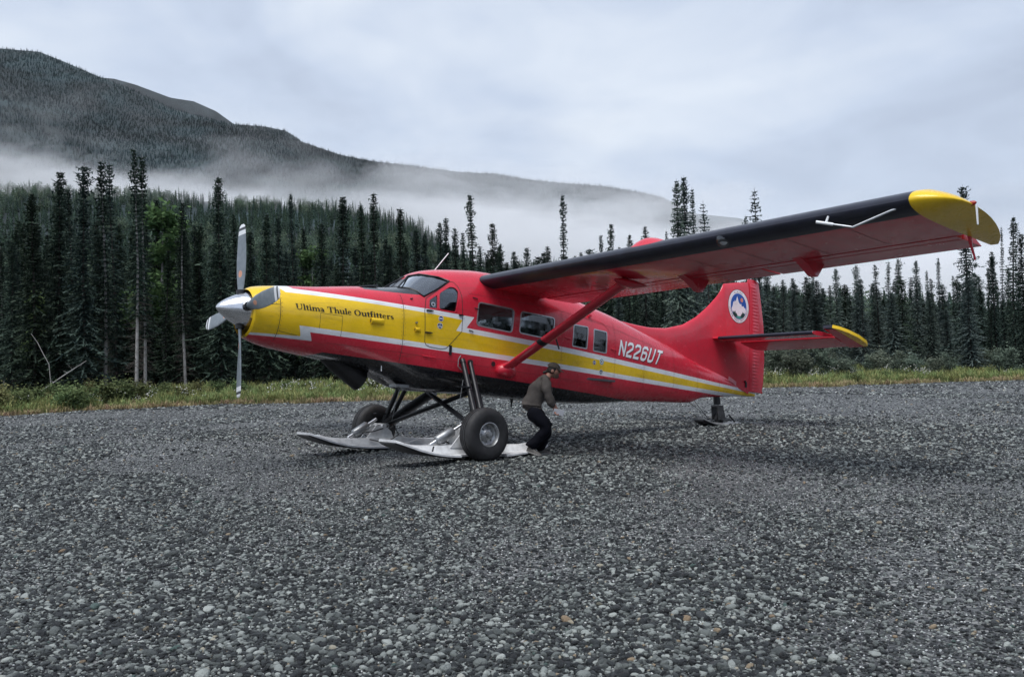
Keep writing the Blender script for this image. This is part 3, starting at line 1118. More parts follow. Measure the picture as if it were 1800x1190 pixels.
# ---- wings
def foil(n=18):
    """closed airfoil, chord 0..1, upper from LE to TE then lower back"""
    up, lo = [], []
    for k in range(n + 1):
        x = .5 * (1 - math.cos(math.pi * k / n))
        th = 5 * .158 * (.2969 * math.sqrt(x) - .126 * x - .3516 * x ** 2 + .2843 * x ** 3 - .1036 * x ** 4)
        cb = .035 * (2 * .4 * x - x * x) / .16 if x < .4 else .035 * ((1 - .8) + .8 * x - x * x) / .36
        up.append((x, cb + th)); lo.append((x, cb - th))
    return up, lo


UP, LO = foil(22)


def f_at(tab, x):
    return float(np.interp(x, [p[0] for p in tab], [p[1] for p in tab]))


LE_X, TE_X = 4.46, 6.55


def wing_z(y):
    return .945 + .0273 * (abs(y) - .8)


def wing_pt(xc, upper, y, side, le=LE_X, te=TE_X, tk=1.0):
    ch = te - le
    c = (TE_X - LE_X)
    z = f_at(UP if upper else LO, xc) * ch * tk
    x = le + xc * ch
    return Vector((x, side * y, wing_z(y) + z - .085 * (x - LE_X)))


def wing_section(y, side, x0, x1, le=LE_X, te=TE_X, tk=1.0, n=26):
    """closed outline between chord fractions x0 and x1"""
    fr = [x0 + (x1 - x0) * (.5 * (1 - math.cos(math.pi * k / n))) for k in range(n + 1)]
    if x0 > .01: fr = [x0 + (x1 - x0) * k / n for k in range(n + 1)]
    up = [wing_pt(x, True, y, side, le, te, tk) for x in fr]
    lo = [wing_pt(x, False, y, side, le, te, tk) for x in fr]
    return up + lo[::-1]


def livery_wing():
    t = NT('wing_paint')
    v = t.coord(); s = t.new('ShaderNodeSeparateXYZ'); t.lk(v, s.inputs[0])
    n0 = t.noise(2.2, 5, .6, v)
    c = t.ramp(n0, [(.3, tuple(q * .9 for q in RED)), (.7, tuple(min(1, q * 1.08) for q in RED))])
    st = t.ramp(t.noise(9, 5, .65, v), [(.5, (0, 0, 0)), (.8, (1, 1, 1))])
    c = t.mix(t.math('MULTIPLY', st, .30), c, (.16, .07, .06))
    r = t.math('MULTIPLY_ADD', t.noise(4, 5, .65, v), .24, .12)
    t.bsdf(c, r, 0, t.bump(t.noise(2.6, 2, .5, v), .22, .05), coat=.4)
    return t.m


M['wing'] = livery_wing()
TIPY = 8.40


def build_wing(side):
    near = side < 0
    ys = [.55, .8, 1.5, 2.3, 3.2, 4.2, 5.2, 6.2, 7.2, 8.0, TIPY]
    # leading edge boot and main box are separate pieces butted together
    b = MB(); b.grid([wing_section(y, side, 0.0, .135) for y in ys], close=True)
    for y in (ys[0], ys[-1]): b.add(wing_section(y, side, 0.0, .135), [tuple(range(54))])
    b.build('leading_edge_boot', M['boot'], P, 40)
    b = MB(); b.grid([wing_section(y, side, .1352, .655) for y in ys], close=True)
    for y in (ys[0], ys[-1]): b.add(wing_section(y, side, .1352, .655), [tuple(range(54))])
    w = b.build('wing', M['wing'], P, 40)
    for y in (1.6, 2.45, 3.3, 4.95, 5.8, 6.65, 7.5):       # rib lap lines under the wing
        rows = [[wing_pt(f, False, y - .006, side) + Vector((0, 0, -.0015)), wing_pt(f, False, y + .006, side) + Vector((0, 0, -.0015))] for f in [.14 + .51 * k / 10 for k in range(11)]]
        b = MB(); b.grid(rows); b.build('rib_seam', M['seam'], w, recalc=False)
    # slotted flap: a narrow vane and the flap proper, aileron outboard
    for (nm, a, z, y0, y1) in (('flap_vane', .668, .742, .85, 8.30), ('flap', .757, 1.0, .85, 5.38), ('aileron', .757, 1.0, 5.42, 8.30)):
        yy = [y0 + (y1 - y0) * k / 6 for k in range(7)]
        rows = []
        for y in yy:
            sec = wing_section(y, side, a, z, n=14)
            rows.append([p + Vector((0, 0, -.006)) for p in sec])
        b = MB(); b.grid(rows, close=True)
        m = len(rows[0])
        b.add(rows[0], [tuple(range(m))]); b.add(rows[-1], [tuple(range(m))])
        b.build(nm, M['wing'], P, 40)
    # wing tip cap
    prof = [(TIPY, LE_X, 6.57, 1.0), (8.49, 4.47, 6.57, .97), (8.56, 4.50, 6.44, .91), (8.65, 4.545, 6.24, .82), (8.73, 4.61, 6.00, .71), (8.79, 4.69, 5.77, .58), (8.835, 4.79, 5.54, .42), (8.86, 4.90, 5.34, .22), (8.868, 5.0, 5.20, .06)]
    rows = [wing_section(y, side, 0, 1, le, te, tk, n=26) for y, le, te, tk in prof]
    b = MB(); b.grid(rows, close=True); b.add(rows[-1], [tuple(range(54))])
    b.build('wing_tip', M['yellow'], P, 50)
    # hinge fairings below the flap
    for y in (4.15, 6.18):
        z0 = wing_pt(.66, False, y, side)
        b = MB()
        pts = [(-.40, .02, .0), (-.20, .045, -.03), (.05, .055, -.09), (.26, .045, -.20), (.34, .035, -.205), (.48, .045, .0)]
        prof2 = [(x, z) for x, _, z in pts]
        vs = []
        for sgn in (-1, 1):
            for x, hw, z in pts: vs.append(z0 + Vector((x, sgn * hw * 1.4, z + .03 - .085 * x)))
        k = len(pts)
        b.add(vs, [tuple(range(k - 1, -1, -1)), tuple(range(k, 2 * k))] + [(i, (i + 1) % k, (i + 1) % k + k, i + k) for i in range(k)])
        b.build('flap_hinge_fairing', M['wing'], P, 40)
    # strut
    lo = Vector((4.95, side * .80, -.62)); hi = Vector((5.36, side * 3.32, .80))
    b = MB(); b.tube([lo, lo.lerp(hi, .02), lo.lerp(hi, .33)], [.10, .112, .12], 18, flat=.45, up=(1, 0, 0)); b.tube([lo.lerp(hi, .365), lo.lerp(hi, .94), hi], [.12, .12, .15], 18, flat=.45, up=(1, 0, 0))
    st = b.build('wing_strut', M['wing'], P, 40)
    b = MB(); b.tube([lo.lerp(hi, .33), lo.lerp(hi, .365)], .1215, 18, flat=.46, up=(1, 0, 0)); b.build('strut_band', M['black'], st, 40)
    b = MB(); q = lo.lerp(hi, .42) + Vector((.10, 0, -.05)); b.tube([q, q + Vector((.06, side * .02, -.17))], .014, 8); b.build('strut_drain', M['black'], st, 40)
    b = MB()
    b.tube([lo + Vector((-.14, -side * .06, -.02)), lo + Vector((-.10, side * .00, .0)), lo + Vector((.02, side * .06, .02)), lo + Vector((.16, side * .02, -.02)), lo + Vector((.26, -side * .05, -.03))], [.03, .10, .135, .11, .04], 16)
    b.build('strut_root_fairing', M['red'], st, 60)
    b = MB()
    b.tube([hi + Vector((-.35, side * .05, -.005)), hi + Vector((-.1, 0, -.02)), hi + Vector((.15, 0, -.03)), hi + Vector((.42, side * .05, -.02))], [.02, .11, .12, .02], 12, flat=.6, up=(0, 1, 0))
    b.build('strut_top_fairing', M['wing'], st, 60)
    # fairing where the wing meets the cabin roof
    # outline lights and probes
    if near:
        b = MB()
        p = wing_pt(.012, False, 5.82, side)
        b.lathe([(-.02, .10), (.03, .095), (.065, .07), (.085, .035), (.09, .0)], p + Vector((.06, 0, .0)), (-1, -.1, -.25), 22)
        b.build('landing_light', glass_mat('landing_light_glass', (.95, .97, 1.0), .02), P, 60)
        b = MB(); b.lathe([(0, .075), (.02, .06), (.03, .02)], p + Vector((.07, 0, .0)), (-1, -.1, -.25), 18); b.build('lamp_reflector', M['alu'], P, 40)
        # red blister on top of the leading edge
        rows = []
        for k in range(9):
            t = k / 8
            y = 4.12 + .60 * t
            h = .15 * math.sin(math.pi * t) ** .6 * (1 - .55 * t)
            c = wing_pt(.06, True, y, side)
            rows.append([c + Vector((.34 * (j / 8 - .2), 0, -.05 + (h + .05) * math.sin(math.pi * j / 8) ** .8)) for j in range(9)])
        b = MB(); b.grid(rows); b.build('wing_blister', M['red'], P, 70)
        # pitot boom
        b = MB()
        a = wing_pt(.03, False, 8.22, side)
        mid = Vector((LE_X + .03, side * 7.72, wing_z(7.7) - .20))
        e = Vector((LE_X - .12, side * 7.40, wing_z(7.4) - .12))
        b.tube([a, a.lerp(mid, .06) + Vector((-.02, 0, 0)), mid, mid.lerp(e, .12), e], [.013, .014, .014, .014, .011], 10)
        pt = b.build('pitot_tube', M['frame'], P, 50)
        b = MB(); d = (e - mid).normalized(); b.tube([mid.lerp(e, .62), e + d * .06], .019, 10); b.tube([mid.lerp(e, .85), mid.lerp(e, .78) + Vector((0, 0, .09))], [.017, .012], 8)
        b.build('pitot_head', M['white'], pt, 50)
        b = MB(); q = Vector((5.0, side * 8.84, wing_z(8.86) - .03))
        b.lathe([(0, .030), (.04, .026), (.065, .0)], q, (0, side, .1), 14); b.build('navigation_light', worn('red_lamp_glass', (.35, .03, .02), .15), P, 60)
        b = MB(); b.tube([q + Vector((.02, side * .05, -.03)), q + Vector((.03, side * .06, -.24))], [.026, .018], 8, flat=.4, up=(1, 0, 0)); b.build('static_wick', M['white'], P, 50)
        b = MB(); q = wing_pt(.72, False, 8.40, side)
        b.tube([q + Vector((0, 0, .03)), q + Vector((.05, 0, -.10)), q + Vector((.14, 0, -.22)), q + Vector((.16, 0, -.26))], [.045, .03, .022, .026], 8, flat=.45, up=(1, 0, 0)); b.build('tie_down_arm', M['red'], P, 50)


for s_ in (-1, 1):
    build_wing(s_)


# ---- tail
def build_tail():
    top = [(8.3, .70), (8.7, .71), (9.2, .675), (9.64, .66), (10.18, .70), (10.74, .835), (11.19, 1.05), (11.59, 1.325), (11.96, 1.635), (12.10, 1.80), (12.185, 1.95), (12.20, 1.965), (12.6, 2.04), (13.14, 2.125)]
    tx = [p[0] for p in top]; tz = [p[1] for p in top]
    rows = []
    xs = sorted(set([8.35 + .15 * k for k in range(32)] + [12.02, 12.06, 12.10, 12.14, 12.18, 12.2, 12.26, 12.35, 13.14]))
    for x in xs:
        if x > 13.145: continue
        zt = float(np.interp(x, tx, tz)); zb = section(x)[0] - .16
        T = .035 + .075 * min(1, max(0, (x - 8.4) / 2.5)) - .02 * max(0, (x - 12.6))
        row = []
        prof = [(0, 1.0), (.25, .97), (.5, .90), (.72, .80), (.86, .66), (.94, .46), (.985, .22), (1.0, 0.0)]
        for f, m in prof: row.append((x, -T * m, zb + (zt - zb) * f))
        for f, m in prof[-2::-1]: row.append((x, T * m, zb + (zt - zb) * f))
        rows.append(row)
    b = MB(); b.grid(rows)
    b.add(rows[-1], [tuple(range(len(rows[-1])))])
    fin = b.build('tail_fin', M['wing'], P, 50)
    # corrugated rudder
    te = [(2.205, 13.50), (2.15, 13.585), (1.61, 13.72), (1.09, 13.83), (.28, 13.89), (-.30, 13.86), (-.545, 13.80)]
    zs = np.linspace(-.545, 2.205, 2 * 34 + 1)
    rows = []
    for i, z in enumerate(zs):
        xt = float(np.interp(z, [p[0] for p in te[::-1]], [p[1] for p in te[::-1]]))
        xh = 13.165
        hh = .085 - .02 * (z > 1.2) * (z - 1.2)
        if z > 2.0: hh *= max(.35, (2.3 - z) / .3)
        rib = .006 if i % 2 else -.001
        row = []
        for f, m in ((0, .85), (.12, 1.0), (.3, .92), (.7, .5), (1.0, .08)):
            row.append((xh + (xt - xh) * f, -(hh * m + rib * (1 if .05 < f < .99 else 0)), float(z)))
        for f, m in ((1.0, .08), (.7, .5), (.3, .92), (.12, 1.0), (0, .85)):
            row.append((xh + (xt - xh) * f, hh * m + rib * (1 if .05 < f < .99 else 0), float(z)))
        rows.append(row)
    b = MB(); b.grid(rows, close=True); b.add(rows[0], [tuple(range(10))]); b.add(rows[-1], [tuple(range(10))])
    rud = b.build('rudder', M['wing'], P, 18)
    b = MB(); b.add([(13.36, -.095, 2.20), (13.505, -.03, 2.222), (13.60, -.03, 2.13)], [(0, 1, 2)]); b.add([(13.36, .095, 2.20), (13.505, .03, 2.222), (13.60, .03, 2.13)], [(0, 2, 1)])
    b.add([(13.36, -.095, 2.20), (13.505, -.03, 2.222), (13.505, .03, 2.222), (13.36, .095, 2.20)], [(0, 1, 2, 3)]); b.build('rudder_tip', M['white'], rud)
    b = MB(); b.box((13.02, -.10, -.38), (.05, .05, .14)); b.tube([(13.0, -.1, -.33), (12.95, -.14, -.30)], .02, 8); b.build('rudder_hinge', M['black'], rud)
    b = MB(); b.lathe([(0, .03), (.03, .02), (.035, 0)], (13.80, 0, -.53), (1, 0, 0), 10); b.build('tail_light', worn('tail_lamp', (.75, .12, .1), .2), rud, 40)
    # repair patch on the tail cone side
    b = MB(); b.add([(12.28, -.158, -.225), (12.62, -.128, -.335), (12.60, -.135, -.42), (12.25, -.170, -.305)], [(0, 1, 2, 3)])
    b.build('repair_patch', worn('faded_red_patch', (.62, .20, .24), .45), BODY, recalc=False)
    # tailplane and drooped elevator with horn
    for side in (-1, 1):
        rows = []
        for y in (.08, .25, .9, 1.6, 2.3, 2.68):
            row = []
            z0 = .615 + .008 * y
            for k in range(14):
                q = 2 * math.pi * k / 14
                x = .5 * (1 - math.cos(q if q <= math.pi else 2 * math.pi - q))
                th = .062 * (math.sin(q)) * (1 - .45 * x)
                row.append((11.72 + .83 * x, side * y, z0 + th))
            rows.append(row)
        b = MB(); b.grid(rows, close=True); b.add(rows[0], [tuple(range(14))]); b.add(rows[-1], [tuple(range(14))])
        tp = b.build('tailplane', M['wing'], P, 50)
        rows = []
        for y in (.25, .9, 1.6, 2.3, 2.68):
            row = []
            z0 = .615 + .008 * y
            for q in [2.0, 2.4, 2.8, 3.14, 3.48, 3.88, 4.28]:
                x = 11.716 + .055 * (1 + math.cos(q)) * 1.0
                row.append((x, side * y, z0 + .040 * math.sin(q) * 1.05))
            rows.append(row)
        b = MB(); b.grid(rows); b.build('tailplane_boot', M['boot'], tp, 60)
        # elevator: hinge line at x = 12.575, trailing edge dropped
        d = R(16)
        hx, hz = 12.57, .62

        def el(dx, dz, y):
            return (hx + dx * math.cos(d) + dz * math.sin(d), side * y, hz + .008 * y - dx * math.sin(d) + dz * math.cos(d))
        rows = []
        for y, l in ((.27, .60), (.6, .64), (1.6, .66), (2.4, .64), (2.71, .62)):
            rows.append([el(0, .048, y), el(.12, .050, y), el(l * .6, .028, y), el(l, .006, y), el(l, -.006, y), el(l * .6, -.028, y), el(.12, -.050, y), el(0, -.048, y)])
        b = MB(); b.grid(rows, close=True); b.add(rows[0], [tuple(range(8))]); b.add(rows[-1], [tuple(range(8))])
        e = b.build('elevator', M['wing'], P, 40)

        def slab(outline, th, name, mat, par):
            n = len(outline)
            vs = [el(x, th, y) for x, y in outline] + [el(x, -th, y) for x, y in outline]
            bb = MB(); bb.add(vs, [tuple(range(n)), tuple(range(2 * n - 1, n - 1, -1))] + [(i, i + n, (i + 1) % n + n, (i + 1) % n) for i in range(n)])
            return bb.build(name, mat, par, 40)
        slab([(-.44, 2.72), (-.44, 2.93), (.60, 3.05), (.62, 2.712)], .036, 'elevator_horn', M['wing'], e)
        slab([(-.52, 2.72), (-.52, 2.93), (-.442, 2.93), (-.442, 2.72)], .034, 'horn_boot', M['boot'], e)
        slab([(-.52, 2.932), (-.40, 3.04), (-.2, 3.13), (.1, 3.20), (.42, 3.20), (.60, 3.13), (.602, 3.053)], .034, 'elevator_tip', M['yellow'], e)


build_tail()


# ---- landing gear
def tyre(y0, side):
    """fat bush tyre with a lathe section about the axle"""
    c = Vector((3.89, side * y0, -1.735))
    prof = [(-.135, .20), (-.150, .24), (-.158, .30), (-.155, .345), (-.135, .395), (-.10, .422), (-.055, .432), (-.052, .424), (-.038, .424), (-.035, .434),
            (-.008, .436), (-.005, .427), (.005, .427), (.008, .436), (.035, .434), (.038, .424), (.052, .424), (.055, .432), (.10, .422), (.135, .395), (.155, .345), (.158, .30), (.150, .24), (.135, .20)]
    w = empty('main_wheel'); w.parent = P
    w.location = c
    b = MB(); b.lathe(prof, (0, 0, 0), (0, side, 0), 56)
    b.build('tyre', M['rubber'], w, 35)
    b = MB(); b.lathe([(.10, .205), (.140, .200), (.143, .188), (.120, .175), (.075, .165), (.060, .13), (.075, .10), (.100, .075), (.105, .05), (.150, .045), (.152, .0)], (0, 0, 0), (0, side, 0), 40)
    b.build('rim', M['hub'], w, 30)
    for k in range(8):
        q = 2 * math.pi * k / 8
        b = MB(); b.lathe([(.068, .014), (.088, .012), (.089, 0)], (.118 * math.cos(q), 0, .118 * math.sin(q)), (0, side, 0), 8)
        b.build('wheel_bolt', M['steel'], w, 30)
    b = MB(); b.lathe([(-.14, .19), (-.10, .10), (-.09, 0)], (0, 0, 0), (0, side, 0), 24); b.build('brake_drum', M['black'], w, 30)
    return w


def build_gear(side):
    axle = Vector((3.93, side * 1.50, -1.70))
    b = MB(); b.tube([(4.04, side * .80, -.50), (4.04, side * .84, -.56)], .050, 12); b.tube([(4.04, side * .835, -.56), axle], .045, 14)
    b.tube([Vector((4.04, side * .835, -.56)).lerp(axle, .32), Vector((4.04, side * .835, -.56)).lerp(axle, .42)], .052, 14)
    b.build('shock_strut', M['black'], P, 40)
    b = MB(); b.tube([(4.21, side * .80, -.53), axle + Vector((.13, 0, .02))], [.040, .043], 14); b.lathe([(0, .05), (.05, .045), (.06, 0)], (4.21, side * .78, -.53), (0, side, 0), 14)
    b.build('shock_strut', M['black'], P, 40)
    b = MB(); b.tube([(4.46, side * .62, -1.03), axle + Vector((.08, -side * .04, .02))], [.13, .145], 16, flat=.5, up=(1, 0, 0)); b.build('gear_leg', M['black'], P, 40)
    b = MB(); b.tube([(4.34, -side * .58, -1.06), axle + Vector((.05, -side * .10, .03))], .062, 12, flat=.6, up=(1, 0, 0)); b.build('gear_brace', M['black'], P, 40)
    top = Vector((4.04, side * .835, -.56))
    for f in (.36, .80):
        q = top.lerp(axle, f); b = MB(); b.box(q + Vector((-.13, side * .02, 0)), (.24, .10, .022))
        b.build('boarding_step', M['black'], P)
    b = MB(); b.tube([(4.0, side * .80, -.43), (3.93, side * .84, -.50), (3.92, side * .85, -.62), (3.99, side * .86, -.68)], .008, 6); b.build('brake_line', M['steel'], P)
    b = MB(); b.tube([(3.98, side * .93, -.85), (3.90, side * .98, -1.2), (3.93, side * 1.15, -1.6)], .006, 5); b.build('brake_line', M['steel'], P)
    b = MB(); b.tube([axle + Vector((-.04, -side * .25, 0)), axle + Vector((-.04, side * .28, -.035))], .055, 14); b.build('axle', M['steel'], P, 40)
    tyre(1.70, side)
    # ski
    prof = [(2.27, -1.905), (2.33, -1.925), (2.40, -1.948), (2.50, -1.978), (2.65, -2.020), (2.80, -2.052), (2.95, -2.078), (3.12, -2.096), (3.30, -2.105), (3.44, -2.108), (3.445, -2.108), (4.36, -2.085), (4.365, -2.085), (4.8, -2.03), (5.2, -1.955), (5.33, -1.90)]
    rows = []
    for x, z in prof:
        yi, yo = 1.04, 1.73
        if 3.443 < x < 4.363: yo = 1.49
        if x < 2.5: k = (2.5 - x) / .23; yi += .10 * k * k; yo -= .10 * k * k
        if x > 5.0: k = (x - 5.0) / .33; yi += .05 * k; yo -= .08 * k
        t = .028
        rows.append([(x, side * yi, z), (x, side * yo, z), (x, side * yo, z + t), (x, side * (yo - .03), z + t + .012), (x, side * (yi + .03), z + t + .012), (x, side * yi, z + t)])
    b = MB(); b.grid(rows, close=True); b.add(rows[0], [tuple(range(6))]); b.add(rows[-1], [tuple(range(6))])
    ski = b.build('ski', M['ski'], P, 40)
    rows = []
    for x, z in prof:
        yi, yo = 1.05, 1.72
        if 3.443 < x < 4.363: yo = 1.48
        if x < 2.5: k = (2.5 - x) / .23; yi += .10 * k * k; yo -= .10 * k * k
        if x > 5.0: k = (x - 5.0) / .33; yi += .05 * k; yo -= .08 * k
        rows.append([(x, side * yi, z - .003), (x, side * yo, z - .003), (x, side * (yo - .02), z - .022), (x, side * (yi + .02), z - .022)])
    b = MB(); b.grid(rows, close=True); b.add(rows[0], [tuple(range(4))]); b.add(rows[-1], [tuple(range(4))])
    b.build('ski_base', M['skibase'], ski, 40)
    # raised box keel along the ski
    kp = [(2.45, .03), (2.75, .055), (3.1, .105), (3.6, .15), (4.2, .15), (4.7, .10), (5.1, .045), (5.25, .03)]
    px = [p[0] for p in prof]; pz = [p[1] for p in prof]
    rows = []
    for x, h in kp:
        z = float(np.interp(x, px, pz)) + .038
        rows.append([(x, side * 1.07, z), (x, side * 1.46, z), (x, side * 1.40, z + h), (x, side * 1.13, z + h)])
    b = MB(); b.grid(rows, close=True); b.add(rows[0], [tuple(range(4))]); b.add(rows[-1], [tuple(range(4))])
    b.build('ski_keel', M['ski'], ski, 30)
    # hydraulic cylinder and pedestal
    a = Vector((3.12, side * 1.30, -1.94)); e = Vector((3.72, side * 1.36, -1.58))
    b = MB(); b.tube([a.lerp(e, .18), a.lerp(e, .22), a.lerp(e, .64), a.lerp(e, .68)], [.06, .082, .082, .06], 18); cy = b.build('ski_cylinder', M['steel'], ski, 40)
    b = MB(); b.tube([a, a.lerp(e, .2)], .035, 10); b.build('cylinder_eye', M['alu'], ski, 40)
    b = MB(); b.tube([a.lerp(e, .66), e], .028, 10); b.build('cylinder_rod', M['alu'], ski, 40)
    b = MB()
    for y in (1.22, 1.42):
        b.add([(3.42, side * y, -1.97), (4.05, side * y, -1.97), (3.98, side * y, -1.80), (3.80, side * y, -1.66), (3.66, side * y, -1.68), (3.55, side * y, -1.82),
               (3.42, side * (y + .02), -1.97), (4.05, side * (y + .02), -1.97), (3.98, side * (y + .02), -1.80), (3.80, side * (y + .02), -1.66), (3.66, side * (y + .02), -1.68), (3.55, side * (y + .02), -1.82)],
              [(0, 1, 2, 3, 4, 5), (11, 10, 9, 8, 7, 6)] + [(i, i + 6, (i + 1) % 6 + 6, (i + 1) % 6) for i in range(6)])
    b.tube([(3.78, side * 1.15, -1.70), (3.78, side * 1.50, -1.70)], .045, 12)
    b.build('ski_pedestal', M['ski'], ski, 30)
    b = MB()
    b.tube([(3.5, side * 1.30, -1.90), (3.35, side * 1.2, -1.84), (3.55, side * 1.12, -1.80), (3.85, side * 1.2, -1.72), (4.0, side * 1.3, -1.66)], .011, 6); b.build('hydraulic_hose', M['black'], ski, 40)
    b = MB(); b.tube([(3.45, side * 1.1, -1.95), (3.75, side * 1.02, -2.0), (4.1, side * 1.15, -1.85), (4.05, side * 1.3, -1.66)], .009, 6); b.build('hydraulic_hose', M['black'], ski, 40)
    b = MB(); b.tube([(3.0, side * 1.55, -2.03), (3.02, side * 1.55, -1.95)], .014, 6)
    b.build('ski_pin', M['black'], ski, 40)
    b = MB(); b.tube([(2.55, side * 1.15, -1.97), (3.75, side * 1.15, -1.66)], .005, 5); b.build('check_cable', M['steel'], ski)


for s_ in (-1, 1):
    build_gear(s_)


def build_tail_ski():
    b = MB()
    b.tube([(12.05, 0, -.72), (12.08, 0, -.90)], [.075, .085], 14)
    st = b.build('tail_strut', M['black'], P, 40)
    b = MB()
    for y in (-.10, .08):
        b.add([(11.98, y, -.94), (12.18, y, -.94), (12.30, y, -1.26), (12.02, y, -1.26), (11.98, y + .02, -.94), (12.18, y + .02, -.94), (12.30, y + .02, -1.26), (12.02, y + .02, -1.26)],
              [(0, 1, 2, 3), (7, 6, 5, 4), (0, 4, 5, 1), (1, 5, 6, 2), (2, 6, 7, 3), (3, 7, 4, 0)])
    b.box((12.08, 0, -.94), (.21, .20, .04))
    b.build('tail_fork', M['darksteel'], st, 30)
    b = MB(); b.lathe([(-.05, .05), (-.055, .10), (-.035, .135), (0, .142), (.035, .135), (.055, .10), (.05, .05)], (12.16, 0, -1.24), (0, 1, 0), 26); b.build('tail_wheel', M['rubber'], st, 40)
    prof = [(11.42, -1.24), (11.50, -1.275), (11.62, -1.315), (11.80, -1.345), (12.1, -1.355), (12.5, -1.335), (12.75, -1.30)]
    rows = []
    for x, z in prof:
        w = .235 if x > 11.55 else .16 + .5 * (x - 11.42)
        rows.append([(x, -w, z - .03), (x, w, z - .03), (x, w, z - .008), (x, .06, z + .035), (x, -.06, z + .035), (x, -w, z - .008)])
    b = MB(); b.grid(rows, close=True); b.add(rows[0], [tuple(range(6))]); b.add(rows[-1], [tuple(range(6))])
    sk = b.build('tail_ski', worn('worn_grey_ski', (.20, .205, .21), .45, 0, .35, 9.0), P, 40)
    rows = [[(x, -(.225 if x > 11.55 else .15 + .5 * (x - 11.42)), z - .033), (x, (.225 if x > 11.55 else .15 + .5 * (x - 11.42)), z - .033), (x, .12, z - .065), (x, -.12, z - .065)] for x, z in prof]
    b = MB(); b.grid(rows, close=True); b.add(rows[0], [(0, 1, 2, 3)]); b.add(rows[-1], [(0, 1, 2, 3)]); b.build('tail_ski_base', M['skibase'], sk)
    b = MB(); b.tube([(11.0, -.06, -.91), (11.75, -.12, -1.27)], .006, 5); b.build('tail_ski_cable', M['black'], sk)
    b = MB(); b.tube([(11.25, .0, -.86), (11.8, .02, -1.26)], .006, 5); b.build('tail_ski_cable', M['black'], sk)
    b = MB(); b.tube([(12.42, -.08, -1.12), (12.62, -.1, -1.28)], .02, 6); b.build('tail_ski_spring', M['black'], sk)


build_tail_ski()


# ---- cabin interior seen through the windows
def build_cabin():
    b = MB(); b.box((5.6, 0, -.62), (4.6, 1.42, .04)); b.build('cabin_floor', M['lining'], P)
    b = MB(); b.box((7.95, 0, -.05), (.03, 1.1, 1.0)); b.build('cabin_bulkhead', M['lining'], P)
    for x in (4.0, 4.85, 5.7, 6.7):
        for y in (-.38, .38):
            s = empty('cabin_seat'); s.parent = P; s.location = (x, y, -.58)
            b = MB(); b.box((0, 0, .30), (.46, .46, .14)); b.build('seat', M['seat'], s)
            b = MB(); b.add([(.20, -.22, .32), (.28, -.22, .32), (.40, -.19, .88), (.33, -.19, .90), (.20, .22, .32), (.28, .22, .32), (.40, .19, .88), (.33, .19, .90)],
                            [(0, 1, 2, 3), (7, 6, 5, 4), (0, 4, 5, 1), (1, 5, 6, 2), (2, 6, 7, 3), (3, 7, 4, 0)]); b.build('backrest', M['seat'], s)
    b = MB(); b.box((3.32, 0, .28), (.22, 1.25, .40)); b.build('instrument_panel', M['black'], P)
    b = MB(); b.tube([(3.60, -.38, -.1), (3.52, -.38, .22)], .02, 8)
    for k in range(14):
        q0 = math.pi * (.1 + 1.8 * k / 14) + math.pi / 2; q1 = math.pi * (.1 + 1.8 * (k + 1) / 14) + math.pi / 2
        b.tube([(3.54, -.38 + .16 * math.cos(q0), .24 + .14 * math.sin(q0)), (3.54, -.38 + .16 * math.cos(q1), .24 + .14 * math.sin(q1))], .014, 6)
    b.build('control_yoke', M['black'], P)


build_cabin()


# ------------------------------------------------------------------ lettering and marks
def ribbon2d(pts, w, closed=False):
    """mitred stroke; w is a number or one width per point; returns quads of 2-D points"""
    n = len(pts)
    ws = w if isinstance(w, (list, tuple)) else [w] * n
    L, Rr = [], []
    for i in range(n):
        p = Vector(pts[i])
        a = Vector(pts[i - 1]) if (i > 0 or closed) else None
        c = Vector(pts[(i + 1) % n]) if (i < n - 1 or closed) else None
        d1 = (p - a).normalized() if a is not None else (c - p).normalized()
        d2 = (c - p).normalized() if c is not None else d1
        n1 = Vector((-d1.y, d1.x)); n2 = Vector((-d2.y, d2.x))
        m = n1 + n2
        m = m / max(.55, m.length_squared / 2) if m.length > 1e-6 else n1
        L.append(p + m * ws[i] / 2); Rr.append(p - m * ws[i] / 2)
    q = []
    for i in range(n if closed else n - 1):
        j = (i + 1) % n
        q.append((L[i], L[j], Rr[j], Rr[i]))
    return q


def rect(x0, y0, x1, y1):
    return [(Vector((x0, y0)), Vector((x1, y0)), Vector((x1, y1)), Vector((x0, y1)))]


def ell(cx, cy, rx, ry, ix, iy, a0=0, a1=360, n=22):
    """ring between an outer and an inner ellipse (thick sides, thin top)"""
    q = []
    for k in range(n):
        t0 = R(a0 + (a1 - a0) * k / n); t1 = R(a0 + (a1 - a0) * (k + 1) / n)
        q.append((Vector((cx + rx * math.cos(t0), cy + ry * math.sin(t0))), Vector((cx + rx * math.cos(t1), cy + ry * math.sin(t1))),
                  Vector((cx + ix * math.cos(t1), cy + iy * math.sin(t1))), Vector((cx + ix * math.cos(t0), cy + iy * math.sin(t0)))))
    return q


